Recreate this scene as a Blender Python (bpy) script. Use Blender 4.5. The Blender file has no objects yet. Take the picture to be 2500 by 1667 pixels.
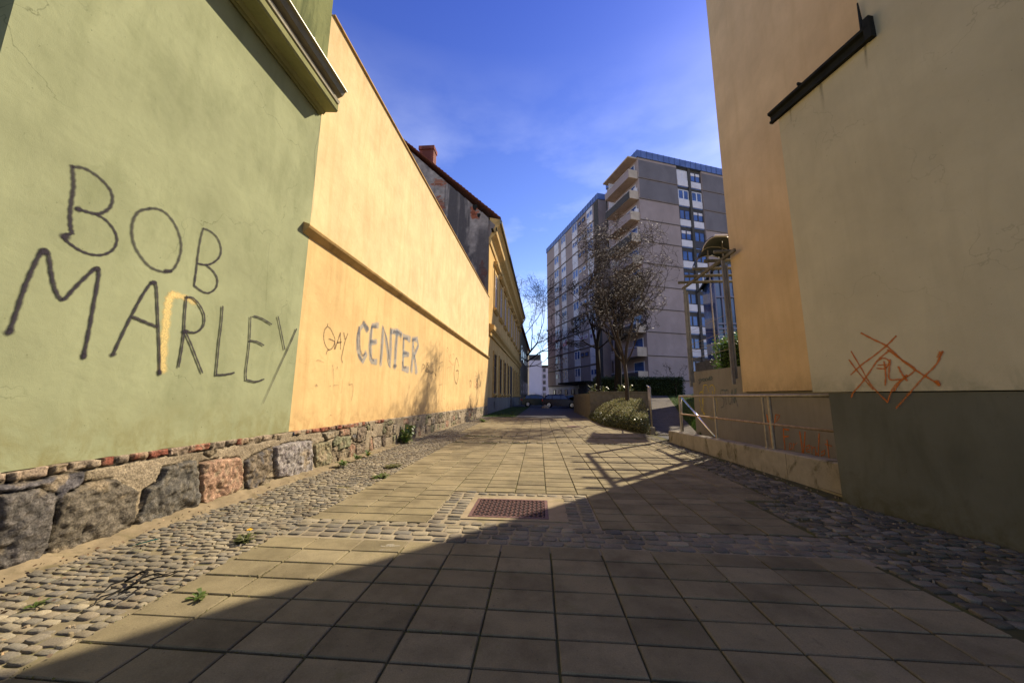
import bpy, math, random
import numpy as np
from mathutils import Vector, Matrix
random.seed(7); rng = np.random.default_rng(7)
S = bpy.context.scene
COL = S.collection
rad = math.radians

# ------------------------------------------------------------------ camera, sky, sun
CAM_H, FPX = 1.24, 850.0                      # eye height (m), focal length in px of a 2500 px wide picture
def basis(yaw, pit, roll):
    f = Vector((math.sin(yaw)*math.cos(pit), math.cos(yaw)*math.cos(pit), math.sin(pit)))
    r = Vector((math.cos(yaw), -math.sin(yaw), 0)); u = r.cross(f)
    return r*math.cos(roll)+u*math.sin(roll), -r*math.sin(roll)+u*math.cos(roll), f
CR, CU, CF = basis(rad(-4.35), rad(8.95), rad(.43))
cam = bpy.data.objects.new('camera', bpy.data.cameras.new('camera')); COL.objects.link(cam)
M = Matrix((CR, CU, -CF)).transposed().to_4x4(); M.translation = (0, 0, CAM_H)
cam.matrix_world = M
cam.data.sensor_width = 36; cam.data.lens = FPX/2500*36
cam.data.clip_start = .05; cam.data.clip_end = 3000
S.camera = cam
S.render.resolution_x, S.render.resolution_y = 1024, 682

SUN_AZ, SUN_EL = rad(44.0), rad(40.8)         # azimuth from +y towards +x
sdir = Vector((math.sin(SUN_AZ)*math.cos(SUN_EL), math.cos(SUN_AZ)*math.cos(SUN_EL), math.sin(SUN_EL)))
sl = bpy.data.lights.new('sun', 'SUN'); sl.energy = 4.6; sl.angle = rad(.5); sl.color = (1, .86, .66)
so = bpy.data.objects.new('sun', sl); COL.objects.link(so); so.rotation_euler = sdir.to_track_quat('Z', 'Y').to_euler()
W = bpy.data.worlds.new('World'); S.world = W; W.use_nodes = True
def build_world():
    nt = W.node_tree; N = nt.nodes; L = nt.links; N.clear()
    out = N.new('ShaderNodeOutputWorld'); bg = N.new('ShaderNodeBackground'); bg.inputs[1].default_value = .10
    sky = N.new('ShaderNodeTexSky'); sky.sky_type = 'NISHITA'; sky.sun_disc = False
    sky.sun_elevation = SUN_EL; sky.sun_rotation = SUN_AZ; sky.air_density = 1.0; sky.dust_density = .25; sky.ozone_density = 2.5
    tc = N.new('ShaderNodeTexCoord'); mp = N.new('ShaderNodeMapping'); mp.inputs['Scale'].default_value = (1.6, 1.6, 4.0)
    nz = N.new('ShaderNodeTexNoise'); nz.inputs['Scale'].default_value = 1.7; nz.inputs['Detail'].default_value = 7; nz.inputs['Roughness'].default_value = .55
    L.new(tc.outputs['Generated'], mp.inputs[0]); L.new(mp.outputs[0], nz.inputs[0])
    cr = N.new('ShaderNodeMapRange'); cr.inputs[1].default_value = .43; cr.inputs[2].default_value = .82; L.new(nz.outputs[0], cr.inputs[0])
    sx = N.new('ShaderNodeSeparateXYZ'); L.new(tc.outputs['Generated'], sx.inputs[0])
    hr = N.new('ShaderNodeMapRange'); hr.inputs[1].default_value = .75; hr.inputs[2].default_value = .02; hr.inputs[3].default_value = 0; hr.inputs[4].default_value = 1.0
    L.new(sx.outputs['Z'], hr.inputs[0])
    mu = N.new('ShaderNodeMath'); mu.operation = 'MULTIPLY'; L.new(cr.outputs[0], mu.inputs[0]); L.new(hr.outputs[0], mu.inputs[1])
    mx = N.new('ShaderNodeMix'); mx.data_type = 'RGBA'; L.new(mu.outputs[0], mx.inputs[0])
    tint = N.new('ShaderNodeMix'); tint.data_type = 'RGBA'; tint.blend_type = 'MULTIPLY'; tint.inputs[0].default_value = 1
    L.new(sky.outputs[0], tint.inputs[6])
    tr = N.new('ShaderNodeValToRGB'); e = tr.color_ramp.elements; e.new(.5)
    for i, (p_, c_) in enumerate(((.12, (1.15, 1.12, 1.22)), (.42, (.70, .75, 1.14)), (.80, (.36, .43, .96)))): e[i].position = p_; e[i].color = (*c_, 1)
    L.new(sx.outputs['Z'], tr.inputs[0]); L.new(tr.outputs[0], tint.inputs[7])
    L.new(tint.outputs[2], mx.inputs[6]); mx.inputs[7].default_value = (8.5, 8.8, 9.6, 1)
    L.new(mx.outputs[2], bg.inputs[0]); L.new(bg.outputs[0], out.inputs[0])
build_world()
S.view_settings.view_transform = 'Standard'; S.view_settings.look = 'None'; S.view_settings.gamma = 1
S.view_settings.exposure = 0.95
S.render.engine = 'CYCLES'

# ------------------------------------------------------------------ picture -> place (photogrammetry helpers)
def ray(X, Y): return CR*((X-1250)/FPX) - CU*((Y-833.5)/FPX) + CF
def pl(X, Y, ax, v):
    d = ray(X, Y); c = Vector((0, 0, CAM_H)); return c + d*((v-c[ax])/d[ax])
def vpl(X, Y, P0, deg):
    a = rad(deg); n = Vector((math.cos(a), -math.sin(a), 0)); d = ray(X, Y); c = Vector((0, 0, CAM_H))
    return c + d*((Vector((P0[0], P0[1], 0))-c).dot(n)/d.dot(n))

# ------------------------------------------------------------------ materials
def nt_new(name):
    m = bpy.data.materials.new(name); m.use_nodes = True; nt = m.node_tree
    b = nt.nodes['Principled BSDF']; b.inputs['Specular IOR Level'].default_value = .12
    return m, nt, b
def ramp(nt, fac, stops):
    r = nt.nodes.new('ShaderNodeValToRGB'); e = r.color_ramp.elements
    while len(e) < len(stops): e.new(.5)
    for i, (p, c) in enumerate(stops): e[i].position = p; e[i].color = (*c, 1)
    nt.links.new(fac, r.inputs[0]); return r.outputs[0]
def noise(nt, scale, detail=6, rough=.55, vec=None, dist=0):
    n = nt.nodes.new('ShaderNodeTexNoise'); n.inputs['Scale'].default_value = scale; n.inputs['Detail'].default_value = detail
    n.inputs['Roughness'].default_value = rough; n.inputs['Distortion'].default_value = dist
    if vec is not None: nt.links.new(vec, n.inputs[0])
    return n.outputs[0]
def coords(nt, scale=(1, 1, 1), kind='Object'):
    t = nt.nodes.new('ShaderNodeTexCoord'); m = nt.nodes.new('ShaderNodeMapping'); m.inputs['Scale'].default_value = scale
    nt.links.new(t.outputs[kind], m.inputs[0]); return m.outputs[0]
def mixc(nt, fac, a, b, mode='MIX'):
    x = nt.nodes.new('ShaderNodeMix'); x.data_type = 'RGBA'; x.blend_type = mode
    for s, v in ((0, fac), (6, a), (7, b)):
        if hasattr(v, 'links'): nt.links.new(v, x.inputs[s])
        else: x.inputs[s].default_value = v if s == 0 else (*v, 1)
    return x.outputs[2]
def mapr(nt, v, a, b, c=0, d=1):
    m = nt.nodes.new('ShaderNodeMapRange'); nt.links.new(v, m.inputs[0])
    for i, q in enumerate((a, b, c, d)): m.inputs[i+1].default_value = q
    return m.outputs[0]
def bump(nt, bs, h, strength=.3, dist=.01, prev=None):
    b = nt.nodes.new('ShaderNodeBump'); b.inputs['Strength'].default_value = strength; b.inputs['Distance'].default_value = dist
    nt.links.new(h, b.inputs['Height'])
    if prev is not None: nt.links.new(prev, b.inputs['Normal'])
    nt.links.new(b.outputs[0], bs.inputs['Normal']); return b.outputs[0]
def plain(name, c, rough=.6, metal=0, var=.12, scale=6, bmp=0, bscale=60, bd=.003):
    m, nt, b = nt_new(name)
    v = coords(nt); n = noise(nt, scale, 6, .6, v)
    lo = tuple(x*(1-var) for x in c); hi = tuple(min(1, x*(1+var)) for x in c)
    nt.links.new(ramp(nt, n, [(.3, lo), (.7, hi)]), b.inputs['Base Color'])
    b.inputs['Roughness'].default_value = rough; b.inputs['Metallic'].default_value = metal
    if rough < .6: b.inputs['Specular IOR Level'].default_value = .5
    if bmp: bump(nt, b, noise(nt, bscale, 4, .6, v), bmp, bd)
    return m
def plaster(name, c, dark, stain=.5, streak=(9, 9, .9), sc=1.3, grain=55, gb=.25, rough=.9, big=None, wav=.35, foot=None, cracks=0):
    """painted render: slow blotches, vertical streaks, sparse dark specks, hand-trowelled relief"""
    m, nt, b = nt_new(name)
    v = coords(nt); base = ramp(nt, noise(nt, sc, 5, .6, v), [(.32, tuple(x*.86 for x in c)), (.7, tuple(min(1, x*1.08) for x in c))])
    s = noise(nt, 1.0, 8, .62, coords(nt, streak), .4)
    base = mixc(nt, mapr(nt, s, .48, .76, 0, stain), base, dark)
    s2 = noise(nt, 6, 6, .7, v, .8)
    base = mixc(nt, mapr(nt, s2, .60, .78, 0, stain*.8), base, dark)
    sp = noise(nt, 34, 2, .5, v)
    base = mixc(nt, mapr(nt, sp, .735, .79, 0, .55), base, tuple(x*.35 for x in dark))
    if big: base = mixc(nt, mapr(nt, noise(nt, .5, 4, .6, v), .45, .62, 0, .8), base, big)
    if foot:
        sp_ = nt.nodes.new('ShaderNodeSeparateXYZ'); nt.links.new(v, sp_.inputs[0])
        k = nt.nodes.new('ShaderNodeMath'); k.operation = 'MULTIPLY'; nt.links.new(mapr(nt, sp_.outputs[2], foot[0], foot[1], 1, 0), k.inputs[0])
        nt.links.new(mapr(nt, noise(nt, 4.5, 7, .7, coords(nt, (2, 1.2, .9)), .5), .40, .62, .1, 1), k.inputs[1])
        base = mixc(nt, k.outputs[0], base, foot[2])
    if cracks:
        vo = nt.nodes.new('ShaderNodeTexVoronoi'); vo.feature = 'DISTANCE_TO_EDGE'; vo.inputs['Scale'].default_value = .55
        dn = nt.nodes.new('ShaderNodeTexNoise'); dn.inputs['Scale'].default_value = 2.5; dn.inputs['Detail'].default_value = 6; nt.links.new(v, dn.inputs[0])
        vv = nt.nodes.new('ShaderNodeVectorMath'); vv.operation = 'ADD'; nt.links.new(v, vv.inputs[0]); nt.links.new(dn.outputs['Color'], vv.inputs[1]); nt.links.new(vv.outputs[0], vo.inputs['Vector'])
        k = nt.nodes.new('ShaderNodeMath'); k.operation = 'MULTIPLY'; nt.links.new(mapr(nt, vo.outputs['Distance'], .0, .0045, 1, 0), k.inputs[0])
        nt.links.new(mapr(nt, noise(nt, .8, 3, .5, v), .50, .60, 0, cracks), k.inputs[1])
        base = mixc(nt, k.outputs[0], base, tuple(x*.5 for x in dark))
    nt.links.new(base, b.inputs['Base Color']); b.inputs['Roughness'].default_value = rough; b.inputs['Specular IOR Level'].default_value = 0
    n1 = bump(nt, b, noise(nt, 3.2, 5, .55, v, .3), wav, .03)
    n2 = bump(nt, b, noise(nt, 11, 4, .6, v), .25, .008, n1)
    bump(nt, b, noise(nt, grain*3, 4, .65, v), gb, .003, n2)
    return m
def concrete(name, c, dark, stain=.6, z0=None):
    m, nt, b = nt_new(name)
    v = coords(nt); base = ramp(nt, noise(nt, 4, 8, .65, v), [(.3, tuple(x*.75 for x in c)), (.7, tuple(min(1, x*1.12) for x in c))])
    base = mixc(nt, mapr(nt, noise(nt, 2.6, 7, .7, coords(nt, (1, 1, .7)), .6), .52, .66, 0, stain), base, dark)
    base = mixc(nt, mapr(nt, noise(nt, 90, 2, .5, v), .62, .75, 0, .5), base, tuple(x*.4 for x in c))
    nt.links.new(base, b.inputs['Base Color']); b.inputs['Roughness'].default_value = .92
    n1 = bump(nt, b, noise(nt, 14, 6, .6, v), .4, .01)
    bump(nt, b, noise(nt, 160, 3, .6, v), .3, .002, n1)
    return m
def vcol(name, rough=.9, grain=(120, .45), nb=.6, tint=None):
    """reads the 'Col' attribute and breaks it up with fine grain"""
    m, nt, b = nt_new(name)
    a = nt.nodes.new('ShaderNodeAttribute'); a.attribute_name = 'Col'
    v = coords(nt); n = noise(nt, grain[0], 6, .7, v)
    g = ramp(nt, n, [(.3, (1-grain[1],)*3), (.68, (1+grain[1]*.55,)*3)])
    c = mixc(nt, 1.0, a.outputs['Color'], g, 'MULTIPLY')
    n2 = noise(nt, 18, 7, .7, v, .5)
    c = mixc(nt, mapr(nt, n2, .58, .74, 0, .30), c, (.30, .24, .165))
    nt.links.new(c, b.inputs['Base Color']); b.inputs['Roughness'].default_value = rough
    n1 = bump(nt, b, n2, nb, .018)
    bump(nt, b, n, nb, .006, n1)
    return m
def island(name, cols, rough=.85, grain=140, gb=.35, spots=None, moss=None, var=.25):
    """each loose piece (slab, cobble, leaf) takes its own tone"""
    m, nt, b = nt_new(name)
    g = nt.nodes.new('ShaderNodeNewGeometry'); base = ramp(nt, g.outputs['Random Per Island'], [(i/max(1, len(cols)-1), c) for i, c in enumerate(cols)])
    v = coords(nt); n = noise(nt, grain, 5, .7, v)
    base = mixc(nt, 1.0, base, ramp(nt, n, [(.3, (1-var,)*3), (.7, (1+var*.6,)*3)]), 'MULTIPLY')
    n2 = noise(nt, 2.2, 6, .65, v)
    base = mixc(nt, 1.0, base, ramp(nt, n2, [(.32, (.62, .61, .60)), (.55, (1, 1, .98)), (.72, (1.15, 1.12, 1.06))]), 'MULTIPLY')
    if spots: base = mixc(nt, mapr(nt, noise(nt, 9, 7, .75, v, .7), .60, .72, 0, spots[0]), base, spots[1])
    base = mixc(nt, mapr(nt, noise(nt, 42, 2, .5, v), .70, .735, 0, .5), base, (.055, .045, .035))
    if moss: base = mixc(nt, mapr(nt, noise(nt, 5, 7, .7, v, .4), .57, .7, 0, moss[0]), base, moss[1])
    nt.links.new(base, b.inputs['Base Color']); b.inputs['Roughness'].default_value = rough
    n1 = bump(nt, b, noise(nt, 30, 5, .6, v), gb, .004)
    bump(nt, b, n, gb, .0015, n1)
    return m
def foliage(name, cols, trans=.35, rough=.45):
    m, nt, b = nt_new(name)
    g = nt.nodes.new('ShaderNodeNewGeometry'); c = ramp(nt, g.outputs['Random Per Island'], [(i/max(1, len(cols)-1), q) for i, q in enumerate(cols)])
    nt.links.new(c, b.inputs['Base Color']); b.inputs['Roughness'].default_value = rough; b.inputs['Specular IOR Level'].default_value = .5
    if trans:
        t = nt.nodes.new('ShaderNodeBsdfTranslucent'); nt.links.new(c, t.inputs[0])
        x = nt.nodes.new('ShaderNodeMixShader'); x.inputs[0].default_value = trans
        nt.links.new(b.outputs[0], x.inputs[1]); nt.links.new(t.outputs[0], x.inputs[2])
        nt.links.new(x.outputs[0], nt.nodes['Material Output'].inputs[0])
    return m
def paint(name, c, op=.85, edge=.35, gr=60, lo=.35):
    """sprayed paint: soft feathered edge across the stroke (uv.x), broken by the wall's grain"""
    m, nt, b = nt_new(name); N = nt.nodes; L = nt.links
    uv = N.new('ShaderNodeUVMap'); s = N.new('ShaderNodeSeparateXYZ'); L.new(uv.outputs[0], s.inputs[0])
    d = N.new('ShaderNodeMath'); d.operation = 'SUBTRACT'; d.inputs[1].default_value = .5; L.new(s.outputs[0], d.inputs[0])
    a = N.new('ShaderNodeMath'); a.operation = 'ABSOLUTE'; L.new(d.outputs[0], a.inputs[0])
    e = mapr(nt, a.outputs[0], .5-edge, .5, 1, 0)
    v = coords(nt); n = mapr(nt, noise(nt, gr, 4, .7, v), .3, .65, lo, 1)
    q = N.new('ShaderNodeMath'); q.operation = 'MULTIPLY'; L.new(e, q.inputs[0]); L.new(n, q.inputs[1])
    q2 = N.new('ShaderNodeMath'); q2.operation = 'MULTIPLY'; L.new(q.outputs[0], q2.inputs[0]); L.new(s.outputs[1], q2.inputs[1])
    q3 = N.new('ShaderNodeMath'); q3.operation = 'MULTIPLY'; L.new(q2.outputs[0], q3.inputs[0]); q3.inputs[1].default_value = op
    L.new(q3.outputs[0], b.inputs['Alpha']); b.inputs['Base Color'].default_value = (*c, 1); b.inputs['Roughness'].default_value = .75
    return m
def glass(name, c=(.02, .03, .05), rough=.06):
    m, nt, b = nt_new(name); v = coords(nt, kind='Object')
    nt.links.new(ramp(nt, noise(nt, .7, 3, .5, v), [(.35, c), (.65, tuple(x*2.2 for x in c))]), b.inputs['Base Color'])
    b.inputs['Roughness'].default_value = rough; b.inputs['Specular IOR Level'].default_value = .9
    bump(nt, b, noise(nt, 1.3, 2, .5, v), .15, .02)
    return m

m_green = plaster('green_plaster', (.30, .32, .187), (.185, .205, .11), .6, (3, 3, 1.2), 1.1, gb=.45, wav=.3, foot=(.7, 1.25, (.22, .21, .10)), cracks=.55)
m_green2 = plaster('dark_green_plaster', (.20, .215, .10), (.06, .075, .04), 1.0, (5, 5, .8), 1.6, wav=.5)  # darker green with strong dark streaks and blotches
m_yellow = plaster('ochre_plaster', (.68, .475, .22), (.46, .29, .12), .6, (6, 6, .55), 1.2, gb=.4, wav=.35, foot=(.6, 1.15, (.42, .27, .12)), cracks=.3)
m_yellow2 = plaster('pale_ochre_plaster', (.72, .55, .30), (.50, .35, .16), .5, (4, 4, .6), 1.4, gb=.4, wav=.35, foot=(9.0, 7.2, (.50, .36, .18)))
m_ledge = concrete('ledge_mortar', (.50, .33, .13), (.20, .14, .07), .6)
m_cornice = plaster('cornice_plaster', (.27, .27, .13), (.14, .14, .08), .6, (3, 3, 3), 2)
m_cornstone = concrete('cornice_stone_strip', (.50, .47, .36), (.3, .27, .18), .5)
m_gutter = plain('gutter_metal', (.17, .16, .12), .5, .6, .2, 3)
m_cream = plaster('cream_plaster', (.56, .50, .34), (.43, .38, .25), .4, (5, 5, .7), .9, gb=.4, wav=.2, foot=(1.33, 1.6, (.36, .33, .22)), cracks=.35)
m_peach = plaster('peach_plaster', (.60, .46, .26), (.48, .35, .18), .4, (5, 5, .5), .9, gb=.4, wav=.2, foot=(1.4, 1.8, (.42, .32, .18)))
m_plinth = plaster('grey_plinth_render', (.14, .138, .105), (.085, .085, .06), .6, (4, 4, 1), 1.1, gb=.6, wav=.2, foot=(0, .35, (.09, .085, .05)))
m_beam = plain('dark_flashing', (.020, .021, .016), .7, .2, .3, 6, .2)
m_retain = plaster('retaining_wall_render', (.235, .225, .19), (.16, .15, .12), .45, (5, 5, 1), 1.0, gb=.3, wav=.12)
m_curb = concrete('kerb_concrete', (.31, .285, .225), (.075, .07, .035), .95)
m_conc = concrete('planter_concrete', (.145, .135, .105), (.08, .075, .055), .6)
m_stone = vcol('rubble_stone', grain=(70, .7), nb=.9)
m_soil = concrete('sandy_soil', (.235, .185, .11), (.11, .095, .045), .9)
m_slab = island('paving_slab', [(.20, .168, .098), (.243, .203, .12), (.22, .183, .108), (.18, .151, .09), (.255, .214, .13), (.21, .175, .104), (.232, .194, .115)], .82, 150, .35, (.55, (.105, .085, .055)), (.5, (.14, .13, .055)))
m_joint = concrete('mossy_joint', (.085, .078, .035), (.13, .125, .025), .8)
m_cobble = island('granite_cobble', [(.15, .14, .115), (.26, .22, .15), (.19, .17, .13), (.32, .275, .19), (.155, .145, .125), (.24, .20, .14), (.17, .155, .125)], .78, 160, .5, (.75, (.27, .22, .135)), (.5, (.17, .16, .06)), .4)
m_cobsand = concrete('cobble_sand', (.30, .24, .155), (.16, .15, .05), .5)
m_asphalt = concrete('old_asphalt', (.085, .085, .09), (.05, .055, .05), .6)
m_rail = plain('weathered_galvanised_tube', (.34, .30, .23), .5, .55, .25, 9, .15)
m_rust = plain('rusty_tube', (.34, .25, .17), .7, .3, .35, 14, .3)
m_chrome = plain('polished_tube', (.85, .85, .85), .13, 1, .04, 5)
m_bark = concrete('grey_brown_bark', (.055, .045, .036), (.025, .022, .02), .6)
m_barkdark = concrete('dark_bark', (.018, .016, .014), (.01, .01, .01), .5)
m_bud = foliage('glossy_bud', [(.10, .085, .07), (.22, .2, .18), (.16, .13, .1)], .0, .12)
m_block = plaster('grey_mauve_render', (.37, .30, .275), (.20, .175, .165), .5, (.5, .5, .3), .16, grain=12, wav=.1, big=(.32, .26, .235))
m_blocktop = plaster('soot_stained_render', (.19, .175, .18), (.11, .105, .11), .6, (.5, .5, .25), .22, grain=12, wav=.1)
m_blockcol = concrete('dark_column_concrete', (.085, .08, .072), (.04, .04, .036), .5)
m_bjoint = plain('dark_joint_strip', (.10, .085, .075), .9, 0, .2, 2)  # dark strips along the floor joints
m_balc = plaster('cream_balcony_panel', (.52, .43, .32), (.3, .25, .2), .5, (2, 2, .6), 1)
m_white = plain('white_panel', (.66, .63, .63), .6, 0, .12, .8)
m_frame = plain('white_frame', (.6, .6, .62), .5)
m_dframe = plain('dark_frame', (.03, .022, .02), .5)
m_metal = plain('blue_grey_sheet_metal', (.13, .18, .31), .38, .5, .25, .7)
m_glass = glass('window_glass')
m_glassb = glass('blue_glass', (.03, .06, .16), .08)
m_brickg = None
m_tile = plain('old_red_tile', (.17, .055, .03), .85, 0, .5, 9, .6, 20, .02)
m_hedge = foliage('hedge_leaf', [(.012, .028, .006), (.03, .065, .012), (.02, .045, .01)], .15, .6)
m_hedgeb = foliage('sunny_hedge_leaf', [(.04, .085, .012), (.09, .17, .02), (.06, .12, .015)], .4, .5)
m_bush = foliage('shrub_leaf', [(.12, .14, .04), (.24, .21, .10), (.09, .12, .035), (.28, .24, .12), (.18, .19, .06)], .35, .65)
m_bushd = foliage('shrub_green_leaf', [(.05, .07, .02), (.11, .12, .04), (.08, .09, .03)], .3, .4)
m_grass = foliage('grass_blade', [(.03, .07, .012), (.06, .12, .02), (.09, .13, .03)], .3, .5)
m_lawn = concrete('lawn_soil', (.03, .052, .012), (.018, .035, .008), .6)
m_weed = foliage('weed_leaf', [(.06, .11, .02), (.11, .17, .03), (.09, .13, .03), (.15, .16, .05)], .3, .5)
m_petal = plain('yellow_petal', (.85, .48, .02), .6)
m_rustiron = None
m_wood = concrete('weathered_log', (.15, .14, .105), (.06, .06, .035), .7)
m_post = plain('pergola_post', (.19, .20, .21), .6, .3, .2, 5, .2)
m_carblue = plain('dark_blue_paint', (.006, .009, .035), .18, .5, .1, 2)
m_cargreen = plain('grey_green_paint', (.06, .065, .05), .25, .4, .1, 2)
m_carteal = plain('teal_paint', (.03, .07, .10), .25, .4, .1, 2)
m_tyre = plain('tyre_rubber', (.012, .012, .012), .8)
m_rim = plain('alloy_rim', (.5, .5, .52), .3, .9)
m_red = plain('red_lamp', (.45, .02, .015), .2)
m_lamp = plain('clear_lamp', (.75, .76, .8), .1)
m_house = plaster('old_ochre_facade', (.60, .40, .16), (.30, .20, .09), .6, (2, 2, .4), .8, wav=.2)
m_housed = plain('ochre_trim', (.50, .33, .12), .85, 0, .25, 4)
m_grey = plaster('grey_facade', (.20, .19, .165), (.11, .10, .09), .5, (1, 1, .3), .5)
m_farwhite = plain('white_facade', (.62, .58, .62), .8, 0, .06, .2)

def brick_mat(name, mort, bricks, plasterc, amount, sc=1.0, dark=(.03, .03, .032)):
    m, nt, b = nt_new(name)
    t = nt.nodes.new('ShaderNodeTexCoord'); mp = nt.nodes.new('ShaderNodeMapping'); mp.inputs['Rotation'].default_value = (rad(90), 0, 0)
    nt.links.new(t.outputs['Object'], mp.inputs[0])
    br = nt.nodes.new('ShaderNodeTexBrick'); br.inputs['Scale'].default_value = sc
    br.inputs['Brick Width'].default_value = .55; br.inputs['Row Height'].default_value = .17; br.inputs['Mortar Size'].default_value = .018
    br.inputs['Color1'].default_value = (*bricks[0], 1); br.inputs['Color2'].default_value = (*bricks[1], 1); br.inputs['Mortar'].default_value = (*mort, 1)
    nt.links.new(mp.outputs[0], br.inputs[0])
    v = coords(nt)
    pc = ramp(nt, noise(nt, .8, 8, .65, v, .3), [(.35, tuple(x*.6 for x in plasterc)), (.65, plasterc)])
    c = mixc(nt, mapr(nt, noise(nt, .55, 8, .7, v, .2), amount-.03, amount+.03), br.outputs[0], pc)
    # soot runs down from the eaves in broad vertical bands
    c = mixc(nt, mapr(nt, noise(nt, 1, 6, .6, coords(nt, (.55, .55, .10)), .3), .47, .56, 0, .88), c, dark)
    nt.links.new(c, b.inputs['Base Color']); b.inputs['Roughness'].default_value = .95
    bump(nt, b, br.outputs['Fac'], -.4, .02)
    return m
m_gable = brick_mat('sooty_gable', (.30, .22, .16), ((.34, .10, .05), (.42, .17, .09)), (.30, .25, .21), .40, 1.0, (.055, .052, .055))
m_chim = brick_mat('chimney_brick', (.30, .16, .12), ((.22, .055, .035), (.27, .08, .05)), (.2, .08, .05), .95, 1.6, (.12, .045, .035))

def grate_mat():
    m, nt, b = nt_new('rusty_cast_iron')
    v = coords(nt)
    c = ramp(nt, noise(nt, 26, 6, .7, v), [(.3, (.085, .05, .048)), (.55, (.17, .10, .09)), (.75, (.24, .115, .06))])
    nt.links.new(c, b.inputs['Base Color']); b.inputs['Roughness'].default_value = .6; b.inputs['Metallic'].default_value = .45
    bump(nt, b, noise(nt, 120, 4, .6, v), .4, .002)
    return m
m_rustiron = grate_mat()

# ------------------------------------------------------------------ mesh helpers
WEMP = {}
def adopt(o, parent):
    if parent is None: return
    o.parent = parent
    if parent.name in WEMP: o.location = -WEMP[parent.name]
class MB:
    def __init__(s): s.v = []; s.f = []
    def add(s, vs, fs):
        o = len(s.v); s.v += [tuple(q) for q in vs]; s.f += [tuple(i+o for i in f) for f in fs]; return s
    def box(s, x0, x1, y0, y1, z0, z1):
        if x0 > x1: x0, x1 = x1, x0
        if y0 > y1: y0, y1 = y1, y0
        if z0 > z1: z0, z1 = z1, z0
        return s.add([(x0, y0, z0), (x1, y0, z0), (x1, y1, z0), (x0, y1, z0), (x0, y0, z1), (x1, y0, z1), (x1, y1, z1), (x0, y1, z1)],
                     [(0, 3, 2, 1), (4, 5, 6, 7), (0, 1, 5, 4), (1, 2, 6, 5), (2, 3, 7, 6), (3, 0, 4, 7)])
    def prism(s, poly, a, b, ax):
        """poly: 2-D outline; extruded along axis ax from a to b. ax=0: poly=(y,z); 1: (x,z); 2: (x,y)"""
        def mk(p, t): return [(t, p[0], p[1]), (p[0], t, p[1]), (p[0], p[1], t)][ax]
        n = len(poly)
        return s.add([mk(p, a) for p in poly]+[mk(p, b) for p in poly],
                     [tuple(range(n))[::-1], tuple(range(n, 2*n))]+[(i, (i+1) % n, n+(i+1) % n, n+i) for i in range(n)])
    def quad(s, a, b, c, d): return s.add([a, b, c, d], [(0, 1, 2, 3)])
    def tube(s, pts, r, n=8, cap=True):
        pts = [Vector(p) for p in pts]; rs = r if isinstance(r, (list, tuple)) else [r]*len(pts)
        vs = []; prev = None
        for i, p in enumerate(pts):
            d = (pts[min(i+1, len(pts)-1)]-pts[max(i-1, 0)]).normalized()
            if prev is None:
                a = Vector((0, 0, 1)) if abs(d.z) < .9 else Vector((1, 0, 0)); u = d.cross(a).normalized()
            else:
                u = (prev-d*prev.dot(d)); u = u.normalized() if u.length > 1e-6 else d.orthogonal().normalized()
            prev = u; w = d.cross(u)
            for k in range(n):
                t = 2*math.pi*k/n; vs.append(p+(u*math.cos(t)+w*math.sin(t))*rs[i])
        fs = [(i*n+k, i*n+(k+1) % n, (i+1)*n+(k+1) % n, (i+1)*n+k) for i in range(len(pts)-1) for k in range(n)]
        if cap: fs += [tuple(range(n))[::-1], tuple(range((len(pts)-1)*n, len(pts)*n))]
        return s.add(vs, fs)
    def cyl(s, c, r, h, ax=2, n=20, r2=None):
        c = Vector(c); d = Vector([(1, 0, 0), (0, 1, 0), (0, 0, 1)][ax])
        return s.tube([c, c+d*h], [r, r if r2 is None else r2], n)
    def build(s, name, mat, parent=None, smooth=False, bevel=0):
        me = bpy.data.meshes.new(name); me.from_pydata(s.v, [], s.f); me.materials.append(mat)
        o = bpy.data.objects.new(name, me); COL.objects.link(o)
        adopt(o, parent)
        if smooth:
            for p in me.polygons: p.use_smooth = True
        if bevel:
            b = o.modifiers.new('bevel', 'BEVEL'); b.width = bevel; b.segments = 2; b.limit_method = 'ANGLE'
        me.update(); return o
def tag(o, label=None, cat=None, group=None, kind=None):
    for k, v in (('label', label), ('category', cat), ('group', group), ('kind', kind)):
        if v: o[k] = v
    return o
def empty(name, loc=(0, 0, 0), rz=0, label=None, cat=None, group=None):
    o = bpy.data.objects.new(name, None); COL.objects.link(o); o.location = loc; o.rotation_euler = (0, 0, rz)
    o.empty_display_size = .2
    return tag(o, label, cat, group)
def wempty(name, loc, label=None, cat=None, group=None):
    """a thing whose parts are modelled in world coordinates"""
    o = empty(name, loc, 0, label, cat, group); WEMP[o.name] = Vector(loc); return o
def struct(o): o['kind'] = 'structure'; return o
def npmesh(name, verts, faces, mat, parent=None, col=None, smooth=False, loc=None):
    me = bpy.data.meshes.new(name); verts = np.asarray(verts, np.float32); faces = np.asarray(faces, np.int32)
    k = faces.shape[1]; me.vertices.add(len(verts)); me.vertices.foreach_set('co', verts.ravel())
    me.loops.add(faces.size); me.loops.foreach_set('vertex_index', faces.ravel())
    me.polygons.add(len(faces)); me.polygons.foreach_set('loop_start', np.arange(0, faces.size, k, dtype=np.int32))
    me.polygons.foreach_set('loop_total', np.full(len(faces), k, np.int32))
    me.polygons.foreach_set('use_smooth', np.full(len(faces), bool(smooth)))
    me.update(calc_edges=True)
    if col is not None:
        a = me.color_attributes.new('Col', 'FLOAT_COLOR', 'POINT')
        a.data.foreach_set('color', np.concatenate([col, np.ones((len(col), 1))], 1).astype(np.float32).ravel())
    me.materials.append(mat); o = bpy.data.objects.new(name, me); COL.objects.link(o)
    adopt(o, parent)
    return o
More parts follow.
